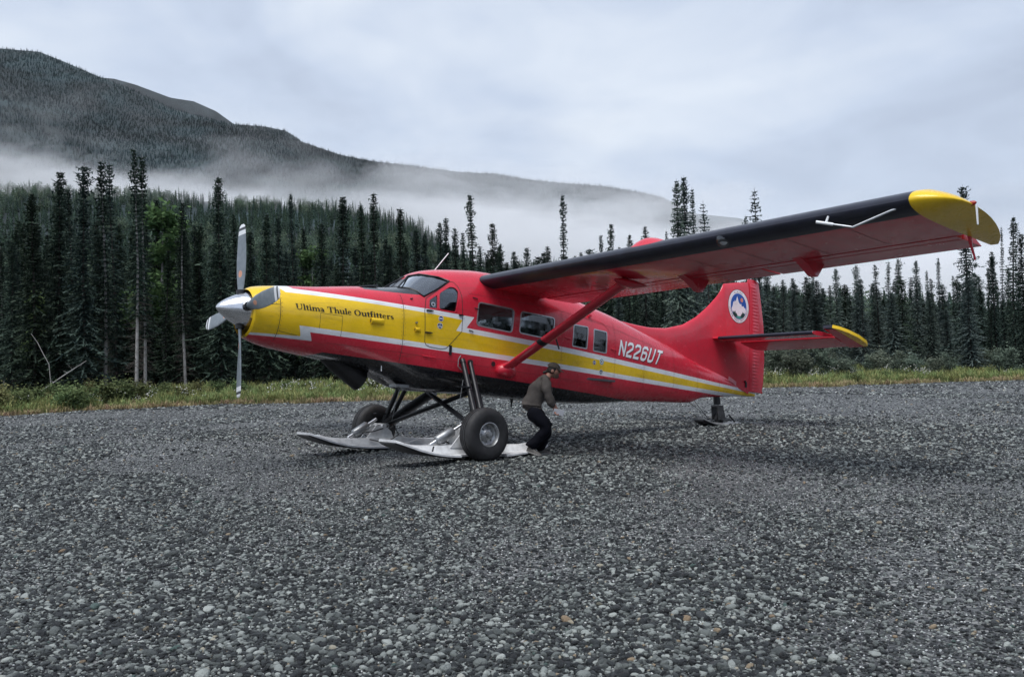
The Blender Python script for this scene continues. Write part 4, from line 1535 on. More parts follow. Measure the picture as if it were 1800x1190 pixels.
def serif_glyphs():
    """bold old-style roman letters, cap height 1: name -> (width, pieces)"""
    G = {}
    sh, T, t, xh = .075, .215, .105, .68

    def stem(x, h, wl=.07, wr=.07, base=True, top=None):
        o = rect(x, 0, x + T, h)
        if base: o += rect(x - wl, 0, x + T + wr, sh)
        if top == 'flag': o += [(Vector((x - .09, h - .09)), Vector((x, h - .13)), Vector((x + T, h)), Vector((x + T * .6, h)))]
        if top == 'full': o += rect(x - wl, h - sh, x + T + wr, h)
        return o
    G['U'] = (1.02, rect(.10, .34, .10 + T, 1) + rect(.02, 1 - sh, .37, 1) + rect(.80, .34, .80 + t, 1) + rect(.70, 1 - sh, .98, 1) + ell(.4875, .36, .3875, .375, .27 * .78 + .05, .29, 180, 360))
    G['l'] = (.40, stem(.11, 1.05, top='flag'))
    G['t'] = (.46, rect(.12, .14, .12 + T, .84) + rect(.01, xh - t, .43, xh) + ribbon2d([(.21, .16), (.25, .055), (.34, .045), (.43, .10)], [T, .12, .08, .04]))
    G['i'] = (.40, stem(.11, xh, top='flag') + ell(.2, .88, .105, .105, .0, .0, n=12))
    G['m'] = (1.22, stem(.10, xh, .06, .04, top='flag') + stem(.52, .46, .04, .04) + stem(.94, .46, .04, .07) + ribbon2d([(.26, .46), (.38, .58), (.52, .615), (.61, .44)], [.05, .10, .13, T]) + ribbon2d([(.68, .46), (.80, .58), (.94, .615), (1.03, .44)], [.05, .10, .13, T]))
    G['n'] = (.80, stem(.10, xh, top='flag') + stem(.52, .46))
    G['a'] = (.68, rect(.36, .10, .36 + T, .46) + ribbon2d([(.08, .49), (.14, .59), (.30, .625), (.45, .46)], [.13, .12, .09, T]) + ell(.24, .18, .19, .19, .06, .125) + ribbon2d([(.44, .12), (.52, .04), (.64, .08)], [T, .11, .05]))
    G['T'] = (.98, rect(.39, 0, .39 + T, 1) + rect(.27, 0, .70, sh) + rect(.03, 1 - .085, .94, 1) + [(Vector((.03, 1)), Vector((.03, .70)), Vector((.075, .70)), Vector((.13, .92)))] + [(Vector((.94, 1)), Vector((.94, .70)), Vector((.895, .70)), Vector((.84, .92)))])
    G['h'] = (.80, stem(.10, 1.05, .06, .04, top='flag') + stem(.52, .46, .04, .07) + ribbon2d([(.26, .46), (.38, .58), (.52, .615), (.61, .44)], [.05, .10, .13, T]))
    G['u'] = (.80, rect(.09, .18, .09 + T, xh) + rect(.0, xh - sh, .2, xh) + rect(.52, 0, .52 + T, xh) + rect(.43, xh - sh, .6, xh) + rect(.6, 0, .77, sh) + ribbon2d([(.18, .20), (.25, .06), (.40, .06), (.54, .19)], [T, .15, .10, .05]))
    G['e'] = (.66, ell(.33, .33, .29, .345, .12, .27, 25, 320, 20) + rect(.12, .36, .60, .43))
    G['O'] = (1.06, ell(.52, .5, .48, .52, .27, .44, n=30))
    G['f'] = (.50, rect(.12, 0, .12 + T, .86) + rect(.03, 0, .43, sh) + rect(.01, xh - t, .45, xh) + ribbon2d([(.21, .84), (.27, .99), (.40, 1.03), (.52, .95)], [T, .14, .10, .13]))
    G['r'] = (.58, stem(.10, xh, top='flag') + ribbon2d([(.26, .44), (.36, .58), (.46, .62), (.56, .56)], [.05, .10, .13, .15]))
    G['s'] = (.54, ribbon2d([(.46, .50), (.40, .60), (.26, .63), (.13, .55), (.16, .43), (.30, .35), (.42, .26), (.42, .13), (.30, .03), (.14, .05), (.07, .17)], [.05, .07, .09, .14, .17, .18, .17, .14, .09, .07, .05]))
    return G


def lay(quads, mp, b, off, side=-1, split=1):
    """put 2-D quads on the fuselage through the map mp(u, v) -> (x, z)"""
    fine = []
    for k, (a, c, d, e) in enumerate(quads):
        n = max(1, int(max((c - a).length, (d - e).length) / .12))
        m = max(1, int(max((e - a).length, (d - c).length) / .30))
        for i in range(n):
            for j in range(m):
                f = lambda s_, t_: a.lerp(c, s_).lerp(e.lerp(d, s_), t_)
                fine.append((k, (f(i / n, j / m), f((i + 1) / n, j / m), f((i + 1) / n, (j + 1) / m), f(i / n, (j + 1) / m))))
    for k, q in fine:
        vs = []
        for p in q:
            x, z = mp(p.x, p.y)
            vs.append(skin(x, z, off + .00005 * (k % 9), side))
        b.add(vs, [(0, 1, 2, 3)])


def build_name():
    G = serif_glyphs()
    k = 0
    for word, x0, x1 in (('Ultima', 1.040, 1.492), ('Thule', 1.537, 1.938), ('Outfitters', 1.976, 2.672)):
        tot = sum(G[c][0] for c in word)
        sx = (x1 - x0) / tot
        b = MB(); u = 0
        for c in word:
            w, qs = G[c]
            lay(qs, lambda a, v, u=u: (x0 + (u + a) * sx - .014 * (v - .5), .0505 + .089 * v), b, .0035)
            u += w
        b.build('name_lettering', M['ink'], BODY, recalc=False)


M['ink'] = worn('black_lettering', (.012, .012, .012), .4, 0, .2)
M['shadowred'] = worn('dark_letter_edge', (.10, .012, .02), .4, 0, .2)
build_name()


def build_registration():
    TL, TR, BR, BL = Vector((8.125, .228)), Vector((9.70, .130)), Vector((9.475, -.172)), Vector((8.045, -.085))
    ch = .13
    two = [(0, .78), (0, 1 - ch), (ch * 1.0, 1), (.62 - ch, 1), (.62, 1 - ch), (.62, .62), (.0, .22), (0, .0), (.62, 0)]
    G = {'N': [[(0, 0), (0, 1)], [(0, 1), (.66, 0)], [(.66, 0), (.66, 1)]],
         '2': [two],
         '6': [[(.62, .80), (.62, 1 - ch), (.62 - ch, 1), (ch, 1), (0, 1 - ch), (0, ch), (ch, 0), (.62 - ch, 0), (.62, ch), (.62, .44), (.62 - ch, .56), (0, .56)]],
         'U': [[(0, 1), (0, ch), (ch, 0), (.62 - ch, 0), (.62, ch), (.62, 1)]],
         'T': [[(-.04, 1), (.68, 1)], [(.32, 1), (.32, 0)]]}
    word = 'N226UT'
    for dx, dz, name, mat, off, w in ((.014, -.012, 'registration_edge', M['shadowred'], .0012, .215), (0, 0, 'registration_lettering', M['white'], .0022, .185)):
        b = MB()
        for i, c in enumerate(word):
            for path in G[c]:
                pts = [(p[0], p[1] * .84 + .08) for p in path]
                if len(path) == 2:
                    d = (Vector(pts[1]) - Vector(pts[0])).normalized() * .085
                    if c == 'N' and path[0][0] != path[1][0]: d = d * .2
                    if c == 'T' and path[0][0] == path[1][0]: pts[1] = tuple(Vector(pts[1]) + d)
                    elif c != 'T': pts = [tuple(Vector(pts[0]) - d), tuple(Vector(pts[1]) + d)]
                else:
                    d0 = (Vector(pts[0]) - Vector(pts[1])).normalized() * (.085 if c == 'U' else .0)
                    d1 = (Vector(pts[-1]) - Vector(pts[-2])).normalized() * (.085 if c in 'U2' else .0)
                    pts = [tuple(Vector(pts[0]) + d0)] + pts[1:-1] + [tuple(Vector(pts[-1]) + d1)]

                def mp(u, v, i=i):
                    s = (i * 1.0 + .12 + u * .98) / 5.90
                    a = TL.lerp(TR, s); e = BL.lerp(BR, s)
                    q = e.lerp(a, v)
                    return q.x + dx, q.y + dz
                lay(ribbon2d(pts, w), mp, b, off)
        b.build(name, mat, BODY, recalc=False)


build_registration()


def build_stickers():
    blue = worn('blue_sticker', (.012, .035, .22), .35, 0, .15); teal = worn('teal_sticker', (.01, .20, .24), .35, 0, .15); navy = worn('navy_sticker', (.008, .05, .13), .35, 0, .2)
    for (x, z, r, kind) in ((3.563, .159, .043, 'band'), (3.548, .036, .047, 'fan'), (7.30, -.295, .040, 'band'), (7.526, -.262, .058, 'ring'), (7.521, -.463, .046, 'fan')):
        rz = r * .95
        b = MB(); patch(b, disc_poly(x, z, r, rz), .0022)
        st = b.build('round_sticker', {'band': blue, 'fan': navy, 'ring': teal}[kind], BODY, recalc=False)
        b = MB()
        if kind == 'band':
            patch(b, [(x - r * .85, z - .2 * rz), (x + r * .85, z - .2 * rz), (x + r * .8, z + .22 * rz), (x - r * .8, z + .22 * rz)], .003)
        elif kind == 'fan':
            for a in (210, 330):
                patch(b, [(x, z)] + [(x + r * .78 * math.cos(R(a + d)), z + rz * .78 * math.sin(R(a + d))) for d in (-26, -12, 0, 12, 26)], .003)
            patch(b, disc_poly(x, z + .55 * rz, r * .22, rz * .22, 10), .003)
        else:
            patch(b, disc_poly(x, z, r * .68, rz * .68, 20), .003)
        b.build('sticker_print', M['white'], BODY, recalc=False)
        if kind == 'ring':
            b = MB(); patch(b, disc_poly(x, z, r * .38, rz * .38, 14), .0036); b.build('sticker_print', worn('brown_print', (.10, .06, .05), .4), BODY, recalc=False)
        b = MB()
        for q in [disc_poly(x, z, r, rz, 28)]:
            pts = q
            rows = [[skin(p[0], p[1], .0030) for p in pts + pts[:1]], [skin(x + (p[0] - x) * 1.14, z + (p[1] - z) * 1.14, .0030) for p in pts + pts[:1]]]
            b.grid(rows)
        b.build('sticker_rim', M['white'], BODY, recalc=False)


build_stickers()


def build_emblem():
    fin = [o for o in P.children if o.name.startswith('tail_fin')][0]
    top = [(8.3, .70), (8.7, .71), (9.2, .675), (9.64, .66), (10.18, .70), (10.74, .835), (11.19, 1.05), (11.59, 1.325), (11.96, 1.635), (12.10, 1.80), (12.185, 1.95), (12.20, 1.965), (12.6, 2.04), (13.14, 2.125)]
    prof = [(0, 1.0), (.25, .97), (.5, .90), (.72, .80), (.86, .66), (.94, .46), (.985, .22), (1.0, 0.0)]

    def fy(x, z):
        zt = float(np.interp(x, [p[0] for p in top], [p[1] for p in top])); zb = section(x)[0] - .16
        T = .11 - .02 * max(0, (x - 12.6))
        f = (z - zb) / (zt - zb)
        return T * float(np.interp(f, [p[0] for p in prof], [p[1] for p in prof]))
    cx, cz, rr = 12.70, 1.475, .405

    def pt(u, v, off):
        x, z = cx + u * rr, cz + v * rr
        return Vector((x, -fy(min(x, 13.1), z) - off, z))

    def sheet(outline, off, name, mat, cols=1):
        b = MB()
        n = len(outline)
        c = Vector((sum(p[0] for p in outline) / n, sum(p[1] for p in outline) / n))
        rings = 6
        vs = [pt(c.x, c.y, off)]; fs = []
        for k in range(1, rings + 1):
            t = k / rings
            vs += [pt(c.x + (p[0] - c.x) * t, c.y + (p[1] - c.y) * t, off) for p in outline]
        for i in range(n):
            fs.append((0, 1 + i, 1 + (i + 1) % n))
        for k in range(rings - 1):
            o0, o1 = 1 + k * n, 1 + (k + 1) * n
            for i in range(n): fs.append((o0 + i, o1 + i, o1 + (i + 1) % n, o0 + (i + 1) % n))
        b.add(vs, fs)
        return b.build(name, mat, fin, recalc=False)
    circ = lambda r, n=40, a0=0, a1=360: [(r * math.cos(R(a0 + (a1 - a0) * k / n)), r * math.sin(R(a0 + (a1 - a0) * k / n))) for k in range(n)]
    sheet(circ(1.0), .0035, 'emblem_disc', M['white'])
    b = MB(); rows = [[pt(u * .985, v * .985, .0045) for u, v in circ(1, 48) + circ(1, 48)[:1]], [pt(u * 1.012, v * 1.012, .0045) for u, v in circ(1, 48) + circ(1, 48)[:1]]]
    b.grid(rows); b.build('emblem_rim', M['ink'], fin, recalc=False)
    deep = worn('emblem_blue', (.008, .085, .40), .35, 0, .15)
    sheet(circ(.77), .0055, 'emblem_sky', deep)
    # white spires
    mount = [(-.70, -.20), (-.60, -.02), (-.52, .25), (-.45, .16), (-.38, .34), (-.30, .22), (-.14, .60), (-.02, .28), (.05, .20), (.16, .10), (.22, .20), (.30, .02), (.40, -.08), (.47, .06), (.56, -.10), (.64, -.04), (.72, -.22),
             (.62, -.40), (.38, -.46), (.12, -.58), (-.10, -.58), (-.34, -.48), (-.62, -.38)]
    sheet(mount, .0075, 'emblem_mountain', M['white'])
    sheet([(.30 + .13 * math.cos(R(a)), .40 + .13 * math.sin(R(a))) for a in range(0, 360, 24)], .0075, 'emblem_sun', worn('emblem_sun_pink', (.75, .28, .20), .4))
    green = worn('emblem_trees', (.012, .045, .035), .4, 0, .3)
    for s_ in (-1, 1):
        o = .03 if s_ > 0 else 0
        sheet([(s_ * (.10 + o), -.62), (s_ * (.24 + o), -.42), (s_ * .28, -.52), (s_ * .36, -.28), (s_ * .44, -.40), (s_ * .50, -.30), (s_ * .58, -.44), (s_ * .52, -.58), (s_ * .36, -.66)], .0092, 'emblem_trees', green)
    sheet([(-.30, -.66), (-.12, -.58), (.14, -.58), (.34, -.66), (.20, -.72), (0, -.74), (-.18, -.72)], .0092, 'emblem_ground', worn('emblem_meadow', (.05, .28, .24), .4, 0, .4))
    # ring lettering

    def ring_text(word, r, a_mid, step, flip, h):
        b = MB()
        n = len(word)
        for k, ch in enumerate(word):
            if ch == ' ': continue
            cu = bpy.data.curves.new('letter', 'FONT'); cu.body = ch; cu.align_x = 'CENTER'; cu.size = h
            to = bpy.data.objects.new('letter', cu)
            C.objects.link(to)
            me = bpy.data.meshes.new_from_object(to.evaluated_get(bpy.context.evaluated_depsgraph_get()))
            bpy.data.objects.remove(to); bpy.data.curves.remove(cu)
            a = a_mid + (k - (n - 1) / 2) * step * (1 if flip else -1)
            ca, sa = math.cos(R(a)), math.sin(R(a))
            rot = R(a - 90) if not flip else R(a + 90)
            vs = []
            for q in me.vertices:
                x, y = q.co.x, q.co.y - h * .35
                u = ca * r + x * math.cos(rot) - y * math.sin(rot); v = sa * r + x * math.sin(rot) + y * math.cos(rot)
                vs.append(pt(u, v, .0055))
            b.add(vs, [tuple(f.vertices) for f in me.polygons])
            bpy.data.meshes.remove(me)
        return b.build('emblem_lettering', M['ink'], fin, recalc=False)
    ring_text('ALASKA', .865, 90, 9.5, False, .17)
    ring_text('ULTIMA THULE OUTFITTERS', .865, 270, 7.2, True, .15)


build_emblem()


# ------------------------------------------------------------------ the stooping person
def skin_mesh(name, verts, edges, radii, sub=2, root=0, smooth=True):
    me = bpy.data.meshes.new(name)
    me.from_pydata(verts, edges, [])
    o = bpy.data.objects.new(name, me)
    C.objects.link(o)
    md = o.modifiers.new('skin', 'SKIN'); md.use_smooth_shade = True; md.branch_smoothing = .6
    if not me.skin_vertices: me.skin_vertices.new()
    for i, r in enumerate(radii):
        sv = me.skin_vertices[0].data[i]
        sv.radius = (r, r) if not isinstance(r, tuple) else r
        sv.use_root = (i == root)
    s = o.modifiers.new('sub', 'SUBSURF'); s.levels = sub; s.render_levels = sub
    out = bpy.data.meshes.new_from_object(o.evaluated_get(bpy.context.evaluated_depsgraph_get()))
    bpy.data.objects.remove(o); bpy.data.meshes.remove(me)
    out.name = name
    out.shade_smooth()
    return out


def stoop(V):
    return [(x + max(0, z - .95) * .14, y, z - max(0, z - .95) * .06) for x, y, z in V]


def build_person():
    base = Vector((.34, 15.28, float(gz(np.array(.34), np.array(15.28)))))
    p = empty('person', base)
    tag(p, 'person in grey pullover, black trousers and brown cap stooping beside the wheel', 'person')
    fleece = worn('grey_brown_fleece', (.060, .053, .049), .9, 0, .25, 14, bump=.5, bscale=30)
    trou = worn('black_trousers', (.0045, .005, .009), .9, 0, .3, 10, bump=.4, bscale=16, spec=.15)
    skin_ = worn('skin_tone', (.34, .17, .125), .5, 0, .12, 12)
    capm = worn('brown_cap', (.046, .038, .031), .85, 0, .2, 20)
    hair = worn('dark_hair', (.012, .010, .009), .6, 0, .3, 40)
    shoe = worn('grey_shoe', (.09, .085, .08), .7, 0, .3, 20); sole = worn('pale_sole', (.30, .29, .28), .7, 0, .2, 20)
    paper = worn('white_paper', (.86, .87, .92), .6, 0, .03, 9)
    # body: one surface from head to ankles
    V = [(-.01, 0, .84), (.03, 0, .97), (.10, 0, 1.15), (.155, 0, 1.28), (.20, 0, 1.365), (.245, 0, 1.43), (.265, 0, 1.50),
         (.155, -.17, 1.285), (.232, -.262, 1.00), (.330, -.225, .795), (.165, .17, 1.285), (.258, .252, 1.01), (.36, .20, .84),
         (0, -.095, .78), (.205, -.105, .455), (-.07, -.09, .17), (0, .095, .78), (.235, .12, .45), (.07, .12, .115)]
    E_ = [(0, 1), (1, 2), (2, 3), (3, 4), (4, 5), (5, 6), (3, 7), (7, 8), (8, 9), (3, 10), (10, 11), (11, 12), (0, 13), (13, 14), (14, 15), (0, 16), (16, 17), (17, 18)]
    rad = [.10, .09, .10, .065, .052, .058, .066, .040, .034, .026, .040, .034, .026, .075, .048, .036, .075, .048, .036]
    b = skin_mesh('body', stoop(V), E_, rad); b.materials.append(skin_); link('body', b, None, p)
    # pullover
    V = [(-.045, 0, .745), (-.04, 0, .86), (-.015, 0, 1.0), (.065, 0, 1.16), (.135, 0, 1.28), (.195, 0, 1.355),
         (.15, -.175, 1.285), (.19, -.235, 1.14), (.235, -.268, 1.00), (.285, -.25, .895), (.325, -.226, .805), (.165, .175, 1.285), (.26, .255, 1.01), (.355, .20, .85)]
    E_ = [(0, 1), (1, 2), (2, 3), (3, 4), (4, 5), (4, 6), (6, 7), (7, 8), (8, 9), (9, 10), (4, 11), (11, 12), (12, 13)]
    rad = [(.178, .168), (.178, .172), (.168, .175), (.180, .19), (.145, .155), .080, .100, .088, .076, .068, .050, .100, .074, .052]
    b = skin_mesh('pullover', stoop(V), E_, rad, root=2); b.materials.append(fleece)
    for q in b.vertices:     # cloth folds
        c = q.co
        k = .010 * math.sin(26 * c.z + 9 * c.x + 5 * c.y) + .006 * math.sin(47 * c.z - 20 * c.x)
        q.co = c + Vector((k, k * .5, 0))
    link('pullover', b, None, p)
    # trousers
    V = [(-.015, 0, .84), (-.01, -.10, .74), (.10, -.11, .60), (.215, -.115, .455), (.08, -.105, .30), (-.055, -.09, .185), (-.08, -.09, .13), (0, .10, .74), (.12, .12, .60), (.24, .125, .45), (.15, .125, .27), (.07, .12, .13), (.065, .12, .07)]
    E_ = [(0, 1), (1, 2), (2, 3), (3, 4), (4, 5), (5, 6), (0, 7), (7, 8), (8, 9), (9, 10), (10, 11), (11, 12)]
    rad = [.118, .152, .136, .116, .108, .102, .104, .150, .134, .114, .106, .102, .104]
    b = skin_mesh('trousers', V, E_, rad); b.materials.append(trou)
    for q in b.vertices:
        c = q.co
        k = .012 * math.sin(30 * c.z + 12 * c.x + 7 * c.y) + .008 * math.sin(61 * c.z + 15 * c.y)
        q.co = c + Vector((k, k * .4, 0))
    link('trousers', b, None, p)
    # head with a face
    bm = bmesh.new(); bmesh.ops.create_uvsphere(bm, u_segments=28, v_segments=20, radius=1.0)
    for v in bm.verts:
        x, y, z = v.co
        X = x * .098 + .012 * max(0, x) * (1 - abs(z)); Y = y * .076 * (1 - .18 * max(0, -z)); Z = z * .118
        if x > .6 and abs(y) < .25 and -.35 < z < .15: X += .026 * (1 - abs(y) / .25) * (1 - abs(z + .1) / .25 if abs(z + .1) < .25 else 0)      # nose
        if x > .7 and .12 < abs(y) < .5 and .05 < z < .28: X -= .008      # eye sockets
        if x > .6 and z < -.55: X += .012      # chin
        v.co = (X, Y, Z)
    me = bpy.data.meshes.new('head'); bm.to_mesh(me); bm.free(); me.shade_smooth(); me.materials.append(skin_)
    h = link('head', me, None, p); h.location = (.345, 0, 1.425); h.rotation_euler = (0, R(14), R(-6))
    for s in (-1, 1):
        b = MB(); b.lathe([(-.012, .0), (-.008, .024), (.004, .030), (.010, .022), (.012, .0)], (-.006, s * .074, -.008), (.25, s, 0), 14)
        b.build('ear', skin_, h, 50)
    for s in (-1, 1):
        b = MB(); b.lathe([(0, .011), (.006, .008), (.008, 0)], (.092, s * .030, .018), (1, s * .25, 0), 10)
        b.build('eye', hair, h, 50)
    b = MB(); b.box((.102, 0, -.052), (.012, .042, .008)); b.build('mouth', worn('lip_tone', (.30, .11, .10), .5), h)
    # short beard along the jaw
    rows = []
    for k in range(13):
        a = R(-80 + 160 * k / 12)
        rows.append([((.098 + .006) * math.cos(a) * .98 + .004, .079 * math.sin(a), -.035 - .02 * math.cos(a)), (.106 * math.cos(a) + .008, .076 * math.sin(a), -.075), (.086 * math.cos(a) + .012, .060 * math.sin(a), -.118), (.03 * math.cos(a), .02 * math.sin(a), -.122)])
    b = MB(); b.grid(rows); b.build('beard', worn('brown_beard', (.10, .06, .045), .8, 0, .3, 60), h, 60)
    # hair at the nape and tied tail
    b = MB(); b.tube([(-.05, 0, .0), (-.095, 0, -.025), (-.120, 0, -.05), (-.145, 0, -.06), (-.16, -.01, -.08)], [.055, .034, .020, .030, .016], 14); b.build('tied_hair', hair, h, 60)
    bm = bmesh.new(); bmesh.ops.create_uvsphere(bm, u_segments=24, v_segments=14, radius=1.0)
    for v in bm.verts:
        x, y, z = v.co
        v.co = (x * .100 - .008, y * .082, max(z, -.45) * .118 + .002)
        if x > .35: v.co.z = max(v.co.z, .022)
    for f in [f for f in bm.faces if f.calc_center_median().x > .35 * .1 and f.calc_center_median().z < .02]: bm.faces.remove(f)
    me = bpy.data.meshes.new('hair'); bm.to_mesh(me); bm.free(); me.shade_smooth(); me.materials.append(hair); link('hair', me, None, h)
    # cap
    cp = empty('cap'); cp.parent = h; cp.location = (-.002, 0, .052); cp.rotation_euler = (0, R(4), 0)
    rows = []
    for k in range(9):
        q = R(90 * k / 8)
        rows.append([(.112 * math.cos(q) * math.cos(a) - .004, .090 * math.cos(q) * math.sin(a), .086 * math.sin(q)) for a in [2 * math.pi * j / 24 for j in range(24)]])
    b = MB(); b.grid(rows, close=True); b.build('crown_panel', capm, cp, 60)
    rows = []
    for k in range(11):
        a = R(-62 + 124 * k / 10)
        o = (.108 * math.cos(a), .089 * math.sin(a), .004)
        e = (.108 * math.cos(a) + .082 * math.cos(a * .75) ** .6, .082 * math.sin(a), -.018 - .012 * math.cos(a))
        rows.append([o, e, (e[0], e[1], e[2] - .005), (o[0], o[1], o[2] - .006)])
    b = MB(); b.grid(rows, close=True); b.build('brim', capm, cp, 60)
    # hands: palm, four bent fingers and a thumb
    for side, w, d in ((-1, Vector((.330, -.225, .795)), Vector((.26, .02, -.96))), (1, Vector((.36, .20, .84)), Vector((.35, -.02, -.93)))):
        d.normalize()
        n = Vector((.95, -.02 * side, .25)); n = (n - d * n.dot(d)).normalized()      # towards the curled finger tips
        s = d.cross(n)
        V = [w - d * .02, w + d * .035, w + d * .075]
        E_ = [(0, 1), (1, 2)]
        rad = [(.024, .024), (.020, .032), (.017, .034)]
        for k, (off, L) in enumerate(((-.028, .062), (-.009, .072), (.010, .068), (.028, .052))):
            a = w + d * .080 + s * off
            i = len(V)
            V += [a, a + d * L * .40 + n * L * .15, a + d * L * .55 + n * L * .50, a + d * L * .42 + n * L * .78]
            E_ += [(2, i), (i, i + 1), (i + 1, i + 2), (i + 2, i + 3)]
            rad += [.0095, .0088, .0082, .0070]
        i = len(V)
        th = w + d * .030 - s * .030 * 1
        V += [th, th + d * .030 - s * .012 + n * .016, th + d * .052 - s * .006 + n * .036]
        E_ += [(1, i), (i, i + 1), (i + 1, i + 2)]
        rad += [.013, .0105, .0085]
        b = skin_mesh('hand', [tuple(v) for v in V], E_, rad, 2); b.materials.append(skin_); link('hand', b, None, p)
    # shoes
    for heel, toe, z0 in ((Vector((-.135, -.075, .085)), Vector((.095, -.205, .012)), 0), (Vector((-.005, .12, .012)), Vector((.27, .11, .010)), 0)):
        ax = (toe - heel).normalized(); L = (toe - heel).length
        sd = Vector((0, 0, 1)).cross(ax).normalized(); up = ax.cross(sd).normalized()
        rows, srow = [], []
        for t, hw, hh in ((0, .028, .075), (.06, .036, .095), (.22, .038, .105), (.40, .038, .085), (.58, .044, .062), (.78, .047, .048), (.92, .038, .038), (1.0, .016, .024)):
            c = heel + ax * (L * t)
            rows.append([c + sd * hw + up * .022, c + sd * hw * .92 + up * hh * .6, c + sd * hw * .45 + up * hh, c - sd * hw * .45 + up * hh, c - sd * hw * .92 + up * hh * .6, c - sd * hw + up * .022])
            srow.append([c + sd * (hw + .004), c + sd * (hw + .004) + up * .023, c - sd * (hw + .004) + up * .023, c - sd * (hw + .004)])
        b = MB(); b.grid(rows, close=True); b.add(rows[0], [tuple(range(6))]); b.add(rows[-1], [tuple(range(6))]); so = b.build('shoe', shoe, p, 60)
        b = MB(); b.grid(srow, close=True); b.add(srow[0], [(0, 1, 2, 3)]); b.add(srow[-1], [(0, 1, 2, 3)]); b.build('sole', sole, so, 60)
    # folded paper in the near hand: a thing of its own
    c = base + Vector((.405, -.235, .735))
    b = MB(); b.box((0, 0, 0), (.18, .003, .105), Euler((R(25), R(14), R(4))).to_matrix()); b.box((.004, .006, .004), (.165, .003, .09), Euler((R(25), R(11), R(6))).to_matrix())
    o = b.build('paper', paper); o.location = c
    tag(o, 'folded white paper held in the hand of the stooping person', 'paper')


build_person()


# ------------------------------------------------------------------ trees
def needle_material(name, dark, light, rough=.75, spec=.12, patchy=False, vary=.7):
    t = NT(name)
    oi = t.new('ShaderNodeObjectInfo')
    a = t.new('ShaderNodeAttribute'); a.attribute_name = 'tone'
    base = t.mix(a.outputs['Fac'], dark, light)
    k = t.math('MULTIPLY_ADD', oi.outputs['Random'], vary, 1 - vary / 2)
    hsv = t.new('ShaderNodeHueSaturation'); t.lk(base, hsv.inputs['Color']); t.lk(k, hsv.inputs['Value'])
    t.lk(t.math('MULTIPLY_ADD', t.math('FRACT', t.math('MULTIPLY', oi.outputs['Random'], 7.31)), .10, .43), hsv.inputs['Hue'])
    hc = clearing(t, hsv.outputs[0]) if patchy else hsv.outputs[0]
    b = t.bsdf(hc, rough, 0, spec=spec)
    tr = t.new('ShaderNodeBsdfTranslucent'); t.lk(hc, tr.inputs[0])
    mx = t.new('ShaderNodeMixShader'); mx.inputs[0].default_value = .22
    t.lk(b.outputs[0], mx.inputs[1]); t.lk(tr.outputs[0], mx.inputs[2]); t.lk(mx.outputs[0], t.out.inputs[0])
    return t.m


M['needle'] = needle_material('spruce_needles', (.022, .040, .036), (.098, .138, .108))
M['needle_r'] = needle_material('mist_paled_needles', (.062, .090, .088), (.20, .25, .225))  # mist over the right-hand spruces is put into this paler needle colour
M['leaf'] = needle_material('birch_leaves', (.035, .075, .03), (.13, .21, .085))
M['willow'] = needle_material('willow_leaves', (.070, .098, .078), (.215, .265, .20))
M['brush'] = needle_material('low_brush_leaves', (.055, .085, .038), (.19, .23, .10))
M['bark'] = worn('grey_spruce_bark', (.060, .054, .050), .9, 0, .4, 5, bump=.5, bscale=12)
M['twig'] = worn('dead_twig_bark', (.085, .072, .064), .9, 0, .4, 3)
M['palebark'] = worn('pale_dead_bark', (.30, .29, .285), .9, 0, .3, 4, bump=.4, bscale=12)
TONE = 'tone'


def foliage_mesh(name, quads, tones, mat):
    v = np.array(quads, np.float32).reshape(-1, 3)
    n = len(quads)
    me = bpy.data.meshes.new(name)
    me.vertices.add(len(v)); me.vertices.foreach_set('co', v.ravel())
    k = len(quads[0])
    me.loops.add(n * k); me.loops.foreach_set('vertex_index', np.arange(n * k, dtype=np.int32))
    me.polygons.add(n); me.polygons.foreach_set('loop_start', np.arange(0, n * k, k, dtype=np.int32)); me.polygons.foreach_set('loop_total', np.full(n, k, np.int32))
    a = me.attributes.new(TONE, 'FLOAT', 'FACE'); a.data.foreach_set('value', np.asarray(tones, np.float32))
    me.update(calc_edges=True)
    me.materials.append(mat)
    return me


